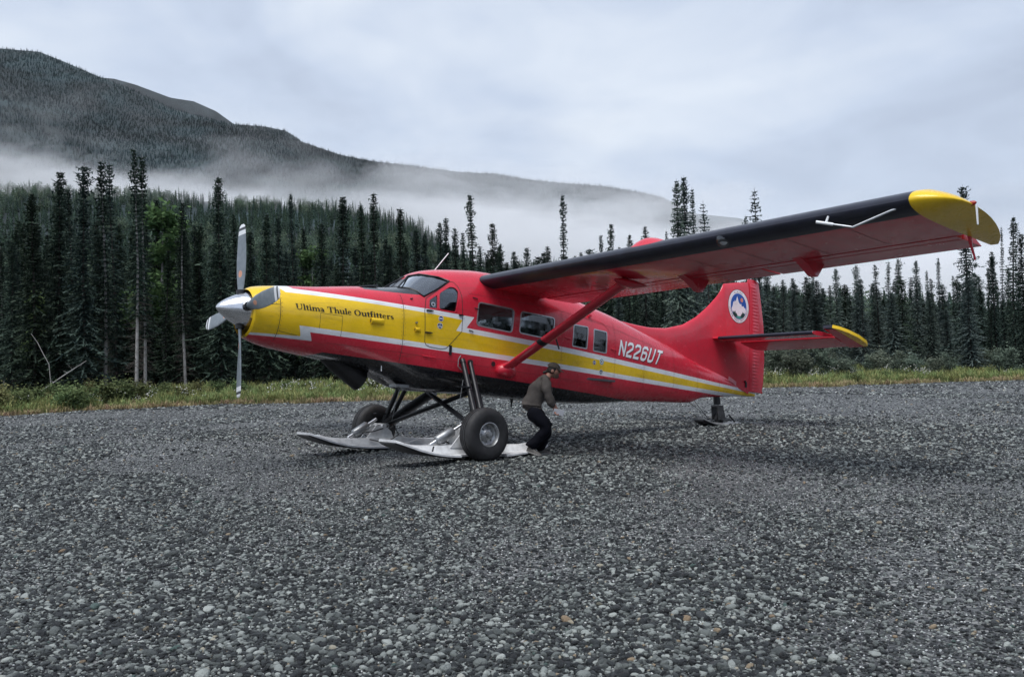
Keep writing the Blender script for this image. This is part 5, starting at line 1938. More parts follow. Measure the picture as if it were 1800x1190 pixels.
def spruce(seed, H=14.0, W=1.6, low=.06, mat=None, sparse=1.0, twin=False):
    """(crown, trunk) meshes of a narrow northern spruce"""
    r = random.Random(seed)
    quads, tones = [], []
    tr = MB()
    lean = (r.uniform(-.012, .012), r.uniform(-.012, .012))
    bend = r.uniform(0, 6.28)

    def axis(z):
        return Vector((lean[0] * z + .07 * math.sin(z * .45 + bend), lean[1] * z + .07 * math.cos(z * .4 + bend), z))
    tr.tube([axis(z) for z in (0, H * .25, H * .5, H * .75, H * .97, H)], [.0088 * H, .0072 * H, .0055 * H, .0035 * H, .0012 * H, .0005 * H], 7)
    z = H * low
    wob = [r.uniform(.72, 1.18) for _ in range(64)]
    lob = [(r.uniform(0, 6.28), r.uniform(.6, 1.15)) for _ in range(40)]
    while z < H * .985:
        f = z / H
        if f > .92: prof = .07 + .15 * (1 - f) / .08
        else: prof = .22 + .78 * ((.92 - f) / .92) ** 1.15
        if f < low + .14: prof *= .45 + .55 * (f - low) / .14
        L0 = W * prof * wob[int(f * 63)]
        nb = max(3, int((6.0 + 3.5 * prof) * sparse))
        ph = r.uniform(0, 6.28)
        for k in range(nb):
            a = ph + 2 * math.pi * k / nb + r.uniform(-.4, .4)
            la, lw = lob[int(f * 39)]
            L = L0 * r.uniform(.55, 1.12) * (1 - .25 * (1 + math.cos(a - la)) * (1.15 - lw))
            if r.random() < .07: L *= 1.35
            if f > .9: L *= r.uniform(.7, 1.5)
            o = axis(z)
            d = Vector((math.cos(a), math.sin(a), 0))
            droop = -.42 if f < .55 else (-.16 if f < .85 else .25)
            droop += r.uniform(-.16, .16)
            side = Vector((-d.y, d.x, 0))
            ns = 2 if L < .6 else (3 if L < 1.1 else 4)
            for s in range(ns):
                t0 = (s + .10) / ns; t1 = min(1.05, (s + 1.2) / ns)
                p0 = o + d * (L * t0) + Vector((0, 0, droop * L * t0 ** 1.3))
                p1 = o + d * (L * t1) + Vector((0, 0, droop * L * t1 ** 1.3 + (.08 * L if s == ns - 1 else 0)))
                wd = (.10 + .085 * L) * (1.2 - .55 * t0) * r.uniform(.6, 1.25) * (1.1 if f > .72 else 1.0)
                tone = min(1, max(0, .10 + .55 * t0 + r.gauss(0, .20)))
                for sg in (-1, 1):      # a twig spray to each side
                    tw = r.uniform(-.7, .35)
                    sv = (side * (sg * math.cos(tw)) + Vector((0, 0, math.sin(tw)))) * (wd * r.uniform(.9, 1.8)) + d * (wd * r.uniform(.3, 1.0))
                    q = p0.lerp(p1, r.uniform(.1, .5))
                    w2 = d * (wd * .42) + Vector((0, 0, wd * r.uniform(-.25, .25)))
                    quads.append((q - w2 * .5, q + w2 * .7, q + sv + w2 * .25, q + sv * .8 - w2 * .4)); tones.append(min(1, max(0, tone + r.gauss(0, .1))))
                sv = side * (wd * .5)
                quads.append((p0 + sv * .4, p1 + sv * .3 + Vector((0, 0, -wd * .3)), p1 - sv * .3, p0 - sv - Vector((0, 0, wd * .5)))); tones.append(tone)
                if r.random() < .55:      # hanging twigs
                    q = p0.lerp(p1, r.uniform(.2, .9)); hl = r.uniform(.15, .36) * (.6 + .3 * L)
                    w2 = r.uniform(.04, .09)
                    e = q + Vector((r.uniform(-.08, .08), r.uniform(-.08, .08), -hl))
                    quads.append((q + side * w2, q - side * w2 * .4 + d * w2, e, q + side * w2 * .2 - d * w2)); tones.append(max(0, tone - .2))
        z += (.17 + .10 * prof) * r.uniform(.75, 1.3) / max(.6, sparse) * (.78 if f > .72 else 1.0)
    # bare lower twigs
    for k in range(int(40 * (low + .12) * (4 if low < .2 else 9))):
        zz = r.uniform(H * .03, H * (low + .10)); a = r.uniform(0, 6.28); L = r.uniform(.3, 1.0) * W * .7
        o = axis(zz); d = Vector((math.cos(a), math.sin(a), r.uniform(-.45, .1)))
        e = o + d * L
        tr.add([o + Vector((0, 0, .013)), o - Vector((0, 0, .013)), e], [(0, 1, 2)], 1)
        for j in range(2):
            q = o.lerp(e, r.uniform(.4, .9)); tr.add([q, q + Vector((0, 0, -.018)), q + Vector((r.uniform(-.25, .25), r.uniform(-.25, .25), -r.uniform(.05, .3)))], [(0, 1, 2)], 1)
    me = tr.mesh('trunk', recalc=False); me.materials.append(M['palebark'] if low > .2 else M['bark']); me.materials.append(M['twig'])
    return foliage_mesh('crown', quads, tones, mat or M['needle']), me


def broadleaf(seed, H=8.0, W=1.6, mat=None, leaf=.13, n=3000, stems=1, low=.2):
    r = random.Random(seed)
    tr = MB(); quads, tones = [], []
    tips = []
    for s in range(stems):
        a = r.uniform(0, 6.28); spread = (0 if stems == 1 else r.uniform(.15, .75)) * W
        top = Vector((math.cos(a) * spread, math.sin(a) * spread, H * r.uniform(.75, 1.0)))
        base = Vector((math.cos(a) * spread * .15, math.sin(a) * spread * .15, 0))
        mid = base.lerp(top, .5) + Vector((r.uniform(-.1, .1) * W, r.uniform(-.1, .1) * W, 0))
        rr = .011 * H if stems == 1 else .006 * H
        tr.tube([base, mid, top], [rr, rr * .7, rr * .15], 6)
        nb = int(16 if stems == 1 else 7)
        for k in range(nb):
            f = r.uniform(low, .97)
            o = base.lerp(mid, f * 2) if f < .5 else mid.lerp(top, f * 2 - 1)
            q = r.uniform(0, 6.28); L = W * (1.05 - f * .75) * r.uniform(.45, 1.0) * (1 if stems == 1 else .6)
            e = o + Vector((math.cos(q) * L, math.sin(q) * L, L * r.uniform(.2, .9)))
            tr.tube([o, e], [rr * .35, rr * .08], 4, cap=False)
            tips += [(o.lerp(e, .55), L * .35), (e, L * .42)]
        tips.append((top, W * .25))
    for k in range(n):
        c, rad = tips[r.randrange(len(tips))]
        p = c + Vector((r.gauss(0, 1), r.gauss(0, 1), r.gauss(0, .8))) * (rad * .8 + .06)
        if p.z < .05: p.z = r.uniform(.05, .3)
        u = Vector((r.gauss(0, 1), r.gauss(0, 1), r.gauss(0, .5))).normalized(); w = u.cross(Vector((r.gauss(0, 1), r.gauss(0, 1), r.gauss(0, 1)))).normalized()
        s = leaf * r.uniform(.6, 1.4)
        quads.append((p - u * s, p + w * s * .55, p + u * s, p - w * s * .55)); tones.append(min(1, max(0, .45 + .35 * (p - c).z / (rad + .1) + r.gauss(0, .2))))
    me = tr.mesh('trunk', recalc=False); me.materials.append(M['palebark'] if stems == 1 else M['bark'])
    return foliage_mesh('crown', quads, tones, mat or M['leaf']), me


KIND = {}


def make_kinds():
    for k in range(5): KIND[('S', k)] = (spruce(500 + k, 14, 2.25 + .15 * (k % 3), .04 + .02 * (k % 2)), 14)
    for k in range(4): KIND[('N', k)] = (spruce(520 + k, 14, 1.50 + .12 * (k % 2), .05, sparse=.9), 14)
    for k in range(3): KIND[('T', k)] = (spruce(540 + k, 14, 1.75, (.42, .32, .24)[k], sparse=.9), 14)
    for k in range(5): KIND[('P', k)] = (spruce(560 + k, 14, 2.3 + .15 * (k % 3), .03, mat=M['needle_r']), 14)
    for k in range(3): KIND[('Q', k)] = (spruce(580 + k, 14, 1.45, .05, mat=M['needle_r'], sparse=.85), 14)
    for k in range(2): KIND[('O', k)] = (spruce(600 + k, 14, 2.0, .05, mat=M['needle_r'], sparse=.6), 14)
    for k in range(2): KIND[('D', k)] = (broadleaf(620 + k, 9, 1.9, M['leaf'], .15, 3600), 9)


make_kinds()
NAMES = {'S': 'spruce_tree', 'N': 'spruce_tree', 'T': 'spruce_tree', 'P': 'spruce_tree', 'Q': 'spruce_tree', 'O': 'spruce_tree', 'D': 'birch_tree'}
cnt = [0]


def plant(kind, x, y, H, wf, label, group=None, cat=None):
    lean = .016 if group else .005
    v = [k for k in KIND if k[0] == kind]
    key = v[cnt[0] % len(v)]; cnt[0] += 1
    (crown, trunk), h0 = KIND[key]
    t = empty(NAMES[kind], (x, y, floor_z(x, y) - .05))
    t.rotation_euler = (random.gauss(0, lean), random.gauss(0, lean), random.uniform(0, 6.28))
    s = H / h0
    t.scale = (s * wf, s * wf, s)
    tag(t, label, cat or ('tree'), group)
    link('trunk', trunk, None, t)
    link('crown', crown, None, t)
    return t


def by_top(px, py, D, kind, wf, label, group=None):
    p = at(px, py, D)
    H = p.z - floor_z(p.x, D)
    plant(kind, p.x, D, H, wf, label, group)


SKY_TREES = [
    (20, 420, 52, 'S', 1.0, 'dark spruce at the left edge of the forest wall, lower than its neighbours'),
    (57, 336, 51, 'S', 1.05, 'dark spruce with pointed top, second from the left end of the tall row'),
    (100, 296, 52, 'S', .95, 'tall dark spruce with a ragged spire, left of the club-topped spruce'),
    (126, 328, 56, 'N', .9, 'slim spruce half hidden between two taller spruces in the left row'),
    (144, 285, 51, 'S', .95, 'tall club-topped spruce with dark shoulders in the left row'),
    (181, 277, 52, 'T', .95, 'rusty needled tall spruce with bare lower stem left of the twin spires'),
    (200, 283, 55, 'N', .9, 'narrow tall spruce touching the left side of the twin-spired pair'),
    (236, 259, 50, 'T', .85, 'tallest spruce, front one of the pair with pale bare trunks at far left'),
    (249, 268, 50.8, 'T', .8, 'rear spruce of the tallest pair, pale bare trunk beside its twin'),
    (270, 345, 58, 'N', 1.0, 'dark spruce just right of the tallest twin pair, in front of birch'),
    (320, 352, 53, 'T', .95, 'spruce with a thin bare trunk right of the pale birch'),
    (345, 392, 57, 'N', 1.0, 'small dark spruce between the birch and the spire by the propeller'),
    (383, 307, 54, 'S', .95, 'lone tall spruce spire just left of the raised propeller blade'),
    (410, 372, 58, 'N', 1.0, 'spruce standing directly behind the raised propeller blade'),
    (440, 402, 57, 'S', .9, 'low spruce immediately right of the raised propeller blade'),
    (468, 372, 57, 'S', 1.0, 'broad dark spruce above the spinner and engine cowling'),
    (491, 380, 60, 'N', 1.0, 'slim spruce right of the broad one above the cowling'),
    (513, 336, 60, 'N', .62, 'half-dead spruce with a thin bare spike above the yellow cowling'),
    (531, 398, 60, 'N', 1.0, 'dark spruce beside the pale green birch above the cowling'),
    (565, 388, 58, 'S', .95, 'spruce right of the pale green birch above the lettering'),
    (603, 341, 57, 'S', 1.0, 'tall broad spruce above the middle of the long nose'),
    (636, 357, 59, 'N', 1.0, 'spruce between the two tallest spruces above the nose'),
    (658, 335, 57, 'N', 1.05, 'tallest slim spruce above the long red nose'),
    (678, 415, 60, 'S', .9, 'low spruce just left of the one with a lone spike above the windscreen'),
    (701, 364, 58, 'N', 1.1, 'lone spiked spruce above the front of the windscreen'),
    (731, 402, 60, 'S', 1.0, 'blunt topped broad spruce above the cockpit roof'),
    (749, 406, 60.5, 'S', .9, 'blunt spruce touching the broad one above the cockpit roof'),
    (774, 388, 59, 'N', 1.0, 'left spruce of the pair behind the whip antenna'),
    (785, 380, 60, 'N', 1.0, 'right spruce of the pair behind the whip antenna'),
    (801, 396, 61, 'N', 1.0, 'spruce right of the antenna pair, lower than its neighbours'),
    (818, 405, 63, 'N', .9, 'short spruce left of the lone tall spire near the wing root'),
    (831, 337, 58, 'N', .95, 'lone tall spire with clubbed top left of the wing root'),
    (864, 389, 57, 'S', .95, 'dark spruce with open branches directly above the wing root'),
    (880, 425, 62, 'N', 1.0, 'low spruce on the right shoulder of the one above the wing root'),
    (912, 455, 72, 'N', 1.0, 'small far spruce above the inner wing, left of the slender pole'),
    (985, 339, 62, 'N', .72, 'slender pole-like spruce standing alone in the fog above the wing'),
    (1055, 410, 70, 'N', .85, 'left small spruce of the trio before the red wing blister'),
    (1071, 390, 68, 'S', .75, 'taller middle spruce of the trio before the red wing blister'),
    (1088, 430, 70, 'S', .65, 'low leaning spruce at the right of the trio before the blister'),
    (1103, 409, 72, 'N', .95, 'short lone spruce left of the red wing blister'),
    (1133, 395, 70, 'Q', 1.2, 'spruce rising straight behind the red wing blister'),
    (1172, 402, 70, 'Q', .7, 'thin small spruce at the foot of the dense tall clump above the wing'),
    (1187, 312, 62, 'P', .72, 'left stem of the dense tall double spruce above the wing'),
    (1196, 307, 62.8, 'P', .82, 'right stem of the dense tall double spruce above the wing'),
    (1220, 326, 64, 'Q', .8, 'slim ragged spruce right of the dense double spruce'),
    (1241, 350, 62, 'O', .95, 'open branched spruce left of the landing light'),
    (1308, 376, 66, 'Q', .8, 'small spruce beside the wide open-branched one above the wing'),
    (1329, 327, 63, 'O', 1.05, 'wide open-branched spruce above the middle of the wing'),
    (1392, 486, 62, 'P', 1.0, 'grey-green spruce right of the fin, tallest near the hinge fairing'),
    (1428, 480, 64, 'Q', 1.1, 'slim grey-green spruce right of the outer hinge fairing'),
    (1470, 468, 62, 'P', .95, 'tall grey-green spruce under the outer wing, above the elevator tip'),
    (1503, 463, 64, 'P', .85, 'spruce left of the gap of fog under the outer wing'),
    (1540, 462, 62, 'Q', 1.2, 'slim spruce right of the fog gap under the outer wing'),
    (1557, 457, 64, 'Q', 1.1, 'middle spruce of the three in a row under the outer wing'),
    (1578, 452, 62, 'P', .9, 'right spruce of the three in a row under the outer wing'),
    (1607, 454, 61, 'P', .8, 'broad spruce left of the thin far spires under the wing tip'),
    (1632, 472, 74, 'Q', .9, 'small far spruce left of the lone thin spire under the wing tip'),
    (1650, 450, 72, 'Q', .8, 'lone thin spire under the wing tip with sky on both sides'),
    (1676, 482, 74, 'Q', .9, 'small far spruce right of the lone thin spire under the wing tip'),
    (1693, 322, 58, 'S', .75, 'tallest spruce on the right, its top showing above the wing tip'),
    (1734, 468, 60, 'N', .9, 'slim dark spruce just behind the tie-down arm of the wing tip'),
    (1746, 438, 58, 'N', .95, 'dark spruce right below the rear corner of the yellow wing tip'),
    (1757, 395, 60, 'Q', .5, 'bare thin spire rising past the rear corner of the wing tip'),
    (1774, 377, 55, 'N', 1.0, 'tall dark spruce right of the wing tip'),
    (1796, 406, 53, 'S', .9, 'dark spruce at the right edge of the picture'),
    (286, 346, 58, 'D', 1.0, 'pale green birch between dark spruces right of the tallest pair'),
    (547, 418, 60, 'D', .8, 'pale green birch among spruces above the yellow cowling'),
    (62, 505, 55, 'D', .7, 'pale birch low in the shade at the left edge of the forest'),
]


ANCHORS = [(0, 'the left picture edge'), (57, 'the pointed second spruce'), (100, 'the ragged spire'), (144, 'the club-topped spruce'), (181, 'the rusty spruce'), (240, 'the pale-trunked twins'),
           (286, 'the birch by the twins'), (320, 'the thin bare-trunked spruce'), (383, 'the lone spire by the propeller'), (427, 'the raised propeller blade'), (468, 'the broad spruce above the spinner'),
           (513, 'the half-dead spike'), (547, 'the birch above the cowling'), (603, 'the broad spruce above the nose'), (658, 'the tallest spruce above the nose'), (701, 'the lone spike by the windscreen'),
           (740, 'the blunt spruces above the cockpit'), (780, 'the pair behind the antenna'), (831, 'the clubbed spire near the wing root'), (864, 'the spruce above the wing root'), (912, 'the small far spruce above the wing'),
           (985, 'the slender pole spruce'), (1070, 'the trio before the red blister'), (1133, 'the red wing blister'), (1191, 'the dense double spruce'), (1241, 'the spruce by the landing light'), (1295, 'the emblem on the fin'),
           (1329, 'the wide open spruce'), (1392, 'the tall spruce beside the fin'), (1428, 'the outer hinge fairing'), (1470, 'the spruce above the elevator tip'), (1503, 'the gap of fog'), (1558, 'the three spruces in a row'),
           (1607, 'the broad spruce under the wing'), (1650, 'the lone thin spire'), (1693, 'the tallest spruce at right'), (1746, 'the spruce below the wing tip'), (1774, 'the tall spruce past the wing tip'), (1800, 'the right picture edge')]
RANK = ['tallest', 'second tallest', 'third tallest', 'fourth tallest', 'fifth tallest', 'sixth tallest', 'seventh tallest', 'eighth tallest', 'ninth tallest', 'tenth tallest', 'eleventh tallest', 'twelfth tallest']


def anchor_of(px):
    a = min(ANCHORS, key=lambda q: abs(q[0] - px))
    side = 'just left of' if px < a[0] - 4 else ('just right of' if px > a[0] + 4 else 'in line with')
    if a[0] == 0: side = 'beside'
    if a[0] == 1800: side = 'beside'
    return side + ' ' + a[1]


def name_by_anchor(lot, head, group, make=None):
    by = {}
    for q in lot: by.setdefault(anchor_of(q[0]), []).append(q)
    for where, qs in by.items():
        qs.sort(key=lambda q: q[1])
        for k, q in enumerate(qs):
            lab = head + ((RANK[min(k, 11)] + ' ') if len(qs) > 1 else '') + where
            (make or (lambda q, l: by_top(q[0], q[1], q[2], q[3], q[4], l, group)))(q, lab)


def build_trees():
    for px, py, D, kind, wf, label in SKY_TREES:
        by_top(px, py, D, kind, wf, label)
    # the filled wall behind and between
    zones = [
        ((-40, 345), (380, 455), (54, 66), 54, 'SSNNT', 'dark spruce packed in the forest wall left of the propeller', 'spruces filling the forest left of the propeller'),
        ((345, 720), (425, 490), (58, 72), 56, 'SSNN', 'dark spruce packed in the forest wall behind the engine cowling', 'spruces filling the forest behind the nose'),
        ((720, 1060), (425, 500), (60, 74), 34, 'SSNN', 'dark spruce packed in the forest wall behind the cockpit and cabin', 'spruces filling the forest behind the cabin'),
        ((1060, 1345), (455, 540), (62, 78), 38, 'PPSQ', 'grey-green spruce packed in the forest behind the rear fuselage and fin', 'spruces filling the forest behind the fin'),
        ((1345, 1720), (482, 560), (58, 76), 76, 'PPPQS', 'grey-green spruce packed in the forest wall under the outer wing', 'spruces filling the forest under the outer wing'),
        ((1700, 1850), (440, 540), (54, 70), 18, 'SSNP', 'dark spruce packed in the forest wall beyond the wing tip', 'spruces filling the forest beyond the wing tip')]
    for (x0, x1), (t0, t1), (d0, d1), n, kinds, label, group in zones:
        tone = label.split()[0]
        lot = []
        for k in range(n):
            px = x0 + (x1 - x0) * (k + random.random()) / n
            lot.append((px, random.uniform(t0, t1), random.uniform(d0, d1), random.choice(kinds), random.uniform(.95, 1.25) * (1.35 if x0 > 1300 and x0 < 1700 else 1.0)))
        name_by_anchor(lot, tone + ' forest-wall spruce, ', group)
    # leaning dead pole and a pale snag in the shade on the left
    b = MB(); a = at(68, 676, 47); e = at(152, 634, 49); a.z = floor_z(a.x, a.y) + .25
    b.tube([a, a.lerp(e, .5) + Vector((0, 0, .03)), e], [.032, .026, .012], 7)
    for k in range(7):
        q = a.lerp(e, .3 + .1 * k); b.tube([q, q + Vector((random.uniform(-.3, .1), random.uniform(-.2, .2), random.uniform(-.2, .35)))], [.012, .004], 4)
    tag(b.build('dead_pole', M['palebark'], smooth=50), 'pale dead pole leaning low across the left edge of the forest', 'dead tree')
    b = MB(); pts = [at(55, 587, 49.5), at(66, 602, 49.4), at(76, 622, 49.3), at(86, 640, 49.2)]
    pts.append(Vector((pts[-1].x + .15, 49.2, floor_z(pts[-1].x, 49.2))))
    b.tube(pts, [.008, .014, .018, .020, .022], 6)
    tag(b.build('bare_sapling', M['palebark'], smooth=50), 'thin bare curved sapling in the dark at the left of the forest', 'dead tree')


build_trees()


def build_forest_opposite():
    # the other edge of the clearing, behind the photographer: mirrored in paint and windows
    n = 420
    X = rng.uniform(-150, 150, n); Y = -58 - rng.uniform(0, 26, n)
    X[:190] = 84 + rng.uniform(0, 34, 190); Y[:190] = rng.uniform(-62, 62, 190)
    h = rng.uniform(10, 18, n) / 14.0
    srcs = [(KIND[k][0][0].copy(), None) for k in (('S', 0), ('S', 1), ('P', 0), ('N', 0))]
    o = scatter('forest_opposite', np.stack([X, Y, np.full(n, -.2)], 1), np.stack([np.zeros(n), np.zeros(n), rng.uniform(0, 6.28, n)], 1), np.stack([h * 1.2, h * 1.2, h], 1), rng.integers(0, 4, n), srcs)
    tag(o, 'dark spruce forest on the opposite side of the airstrip', 'forest')


build_forest_opposite()


def build_brush():
    proto = {}
    for k in range(4): proto[('w', k)] = broadleaf(700 + k, 3.2, 1.5, M['willow'], .085, 2600, 7, .15)
    for k in range(3): proto[('b', k)] = broadleaf(720 + k, 1.25, .9, M['brush'], .06, 1500, 8, .1)

    def bush(kind, x, y, H, wf, name, label, group):
        v = [q for q in proto if q[0] == kind]
        crown, stems = proto[v[cnt[0] % len(v)]]; cnt[0] += 1
        h0 = 3.2 if kind == 'w' else 1.25
        t = empty(name, (x, y, floor_z(x, y) - .04), random.uniform(0, 6.28))
        t.scale = (H / h0 * wf, H / h0 * wf, H / h0)
        tag(t, label, 'bush', group)
        link('stems', stems, None, t); link('crown', crown, None, t)
    def lot_of(x0, x1, n, ty, D, Hlim, kind, name, head, group):
        lot = []
        for k in range(n):
            px = x0 + (x1 - x0) * (k + random.random() * .8) / n
            d = D(px)
            lot.append((px, random.uniform(*ty), d))

        def make(q, lab):
            p = at(q[0], q[1], q[2])
            bush(kind, p.x, q[2], min(Hlim[1], max(Hlim[0], p.z - floor_z(p.x, q[2]))), random.uniform(.9, 1.3), name, lab, group)
        name_by_anchor(lot, head, group, make)
    back = lambda a, c: (lambda px: float(edge_y(at(px, 690, 43).x)) + random.uniform(a, c))
    lot_of(1345, 1830, 26, (598, 648), lambda px: random.uniform(50.5, 57), (1.2, 4), 'w', 'willow_bush', 'grey-green willow bush, ', 'willow bushes right of the tail')
    lot_of(1000, 1330, 16, (600, 645), lambda px: random.uniform(52, 58), (1.0, 4), 'w', 'willow_bush', 'pale willow bush, ', 'willow bushes behind the fuselage')
    lot_of(-30, 270, 15, (662, 690), back(4, 9), (.4, 1.2), 'b', 'low_bush', 'low green bush, ', 'low bushes along the left forest edge')
    lot_of(280, 700, 18, (655, 680), back(4.5, 11), (.4, .8), 'b', 'low_bush', 'low green bush, ', 'low bushes behind the nose')
    lot_of(1340, 1810, 16, (648, 668), back(1.5, 5), (.35, .75), 'b', 'low_bush', 'low olive bush, ', 'low bushes right of the tail')


build_brush()


def tuft(seed, h, spread, n, mat, wide=.012):
    r = random.Random(seed); q, t = [], []
    for k in range(n):
        a = r.uniform(0, 6.28); b = Vector((r.gauss(0, spread * .4), r.gauss(0, spread * .4), 0))
        L = h * r.uniform(.5, 1.15); d = Vector((math.cos(a), math.sin(a), 0)) * L * r.uniform(.1, .7)
        s = Vector((-math.sin(a), math.cos(a), 0)) * wide
        m = b + d * .4 + Vector((0, 0, L * .65)); e = b + d + Vector((0, 0, L * r.uniform(.75, 1.0)))
        q.append((b + s, b - s, m - s * .8, m + s * .8)); t.append(r.uniform(.2, .8))
        q.append((m + s * .8, m - s * .8, e, e + s * .05)); t.append(r.uniform(.4, 1))
    return foliage_mesh('tuft', q, t, mat)


def build_grass():
    dry = needle_material('dry_grass', (.17, .155, .070), (.48, .43, .23)); grn = needle_material('green_grass', (.085, .13, .045), (.28, .34, .14))
    for name, mat, n, lo, hi, h, label in (('dry_grass', dry, 7000, -.35, 2.4, .24, 'straw coloured grass fringe along the gravel edge'), ('green_grass', grn, 20000, .35, 15, .42, 'rough green grass between the gravel and the forest')):
        X = rng.uniform(-34, 44, n)
        t = rng.uniform(0, 1, n) ** 1.5
        Y = edge_y(X) + lo + (hi - lo) * t
        patch = fbm(X * .5, Y * .5, 91 + len(name), 3)
        k = rng.uniform(0, 1, n) < np.clip((patch - .28) * 5, .12, 1)
        X, Y = X[k], Y[k]
        Z = np.array([floor_z(x, y) for x, y in zip(X, Y)]) + np.clip((Y - edge_y(X)) * 0, 0, 0) + .06
        n = len(X)
        s = rng.uniform(.6, 1.4, n)
        shapes = [(tuft(800 + k, h, .22, 22, mat), mat) for k in range(5)]
        o = scatter(name, np.stack([X, Y, Z], 1), np.stack([rng.normal(0, .1, n), rng.normal(0, .1, n), rng.uniform(0, 6.28, n)], 1), np.stack([s, s, s * rng.uniform(.7, 1.2, n)], 1), rng.integers(0, 5, n), shapes)
        tag(o, label, 'grass')
    # white seed heads and flowers
    wm = worn('white_seed_heads', (.62, .62, .58), .9, 0, .1)
    heads = []
    for k in range(3):
        r = random.Random(900 + k); b = MB()
        for j in range(9):
            c = Vector((r.gauss(0, .13), r.gauss(0, .13), r.uniform(.40, .75)))
            for _ in range(4):
                u = Vector((r.gauss(0, 1), r.gauss(0, 1), r.gauss(0, 1))).normalized() * .035; w = u.cross(Vector((r.gauss(0, 1), r.gauss(0, 1), 1))).normalized() * .028
                b.add([c - u, c + w, c + u, c - w], [(0, 1, 2, 3)])
        heads.append((b.mesh('seed_heads', recalc=False), wm))
    X = np.concatenate([rng.uniform(-30, 44, 45), rng.normal(-5.9, .4, 16), rng.normal(-17.5, 2.5, 12), rng.normal(-9, 2.5, 14), rng.normal(16.5, .4, 8), rng.normal(22.5, .5, 8)])
    Y = edge_y(X) + .8 + 5.5 * rng.uniform(0, 1, len(X)); n = len(X)
    Z = np.array([floor_z(x, y) for x, y in zip(X, Y)])
    s = rng.uniform(.7, 1.3, n)
    o = scatter('wildflowers', np.stack([X, Y, Z], 1), np.stack([np.zeros(n), np.zeros(n), rng.uniform(0, 6.28, n)], 1), np.stack([s, s, s], 1), rng.integers(0, 3, n), heads)
    tag(o, 'scattered white seed heads in the grass verge', 'flowers')
    b = MB(); p = at(731, 688, 43.0)
    b.lathe([(0, .20), (.02, .21), (.20, .21), (.21, .22), (.23, .22), (.24, .21), (.42, .21), (.44, .19), (.445, 0)], (p.x, 43.0, floor_z(p.x, 43.0)), (0, 0, 1), 20)
    tag(b.build('barrel', worn('blue_plastic', (.02, .16, .48), .4, 0, .1), smooth=40), 'small blue container in the grass seen under the belly', 'container')


build_grass()


# ------------------------------------------------------------------ hills
def hill(name, prof, D, foot, foot_z, back, mat, seed, rough, nx=200, nv=46, shape=1.25):
    """terrain from a skyline profile [(px, py)] standing at distance D, falling to `foot` in front"""
    pxs = np.linspace(prof[0][0], prof[-1][0], nx)
    pys = np.interp(pxs, [p[0] for p in prof], [p[1] for p in prof])
    rows = []
    crest = [at(float(a), float(c), D) for a, c in zip(pxs, pys)]
    cx = np.array([c.x for c in crest]); cz = np.array([c.z for c in crest])
    for k in range(nv + 10):
        if k <= nv:
            t = k / nv
            y = foot + (D - foot) * t
            e = t ** shape
            x = cx * (y / D) ** .35
        else:
            t = (k - nv) / 9
            y = D + back * t
            e = 1 - .9 * t ** 1.3
            x = cx
        amp = rough * min(1, 1.6 * (1 - abs(2 * min(1, k / nv) - 1)) + .06)
        z = foot_z + (cz - foot_z) * e + (fbm(x / (rough * 6), np.full_like(x, y) / (rough * 6), seed, 4) - .47) * amp * 1.6
        rows.append([(float(a), float(y), float(c)) for a, c in zip(x, z)])
    b = MB(); b.grid(rows)
    o = b.build(name, mat, smooth=80, recalc=False)
    o['kind'] = 'structure'
    return o, np.array(rows)


def clearing(t, c, amount=.55, scale=.006):
    # uneven growth: patches of lighter brush and darker timber over the slope
    pos = t.new('ShaderNodeNewGeometry').outputs['Position']
    n = t.noise(scale, 5, .6, pos, 1.0)
    k = t.ramp(n, [(.36, (.45, .45, .45)), (.52, (1, 1, 1)), (.66, (1.0 + amount * 1.6,) * 3)])
    return t.mix(1.0, c, k, 'MULTIPLY')


def hill_mat(name, a, c, sc):
    t = NT(name)
    v = t.coord()
    t.bsdf(clearing(t, t.ramp(t.noise(sc, 6, .6, v), [(.35, a), (.65, c)])), .9)
    return t.m


def far_tree(seed, mat, n=7):
    r = random.Random(seed); q, t = [], []
    H, W = 10.0, 1.5
    for k in range(26):
        f = (k + .5) / 26
        L = W * (1.02 - f) ** .9 * r.uniform(.65, 1.25) + .12
        for j in range(3):
            a = r.uniform(0, 6.28); d = Vector((math.cos(a), math.sin(a), 0)); s = Vector((-d.y, d.x, 0))
            o = Vector((0, 0, f * H)); e = o + d * L + Vector((0, 0, -.35 * L))
            w = .42 * L + .1
            q.append((o + Vector((0, 0, .3)), o.lerp(e, .6) + s * w + Vector((0, 0, -.3)), e, o.lerp(e, .6) - s * w + Vector((0, 0, -.3)))); t.append(r.uniform(.1, .9))
    return foliage_mesh('far_spruce', q, t, mat)


def far_leafy(seed, mat):
    r = random.Random(seed); q, t = [], []
    for k in range(230):
        c = Vector((r.gauss(0, 1.1), r.gauss(0, 1.1), 4.6 + r.gauss(0, 1.9)))
        u = Vector((r.gauss(0, 1), r.gauss(0, 1), r.gauss(0, 1))).normalized() * r.uniform(.25, .5); w = u.cross(Vector((r.gauss(0, 1), r.gauss(0, 1), 1))).normalized() * r.uniform(.2, .4)
        q.append((c - u, c + w, c + u, c - w)); t.append(min(1, max(0, .40 + .14 * (c.z - 4.6) + r.gauss(0, .15))))
    return foliage_mesh('far_birch', q, t, mat)


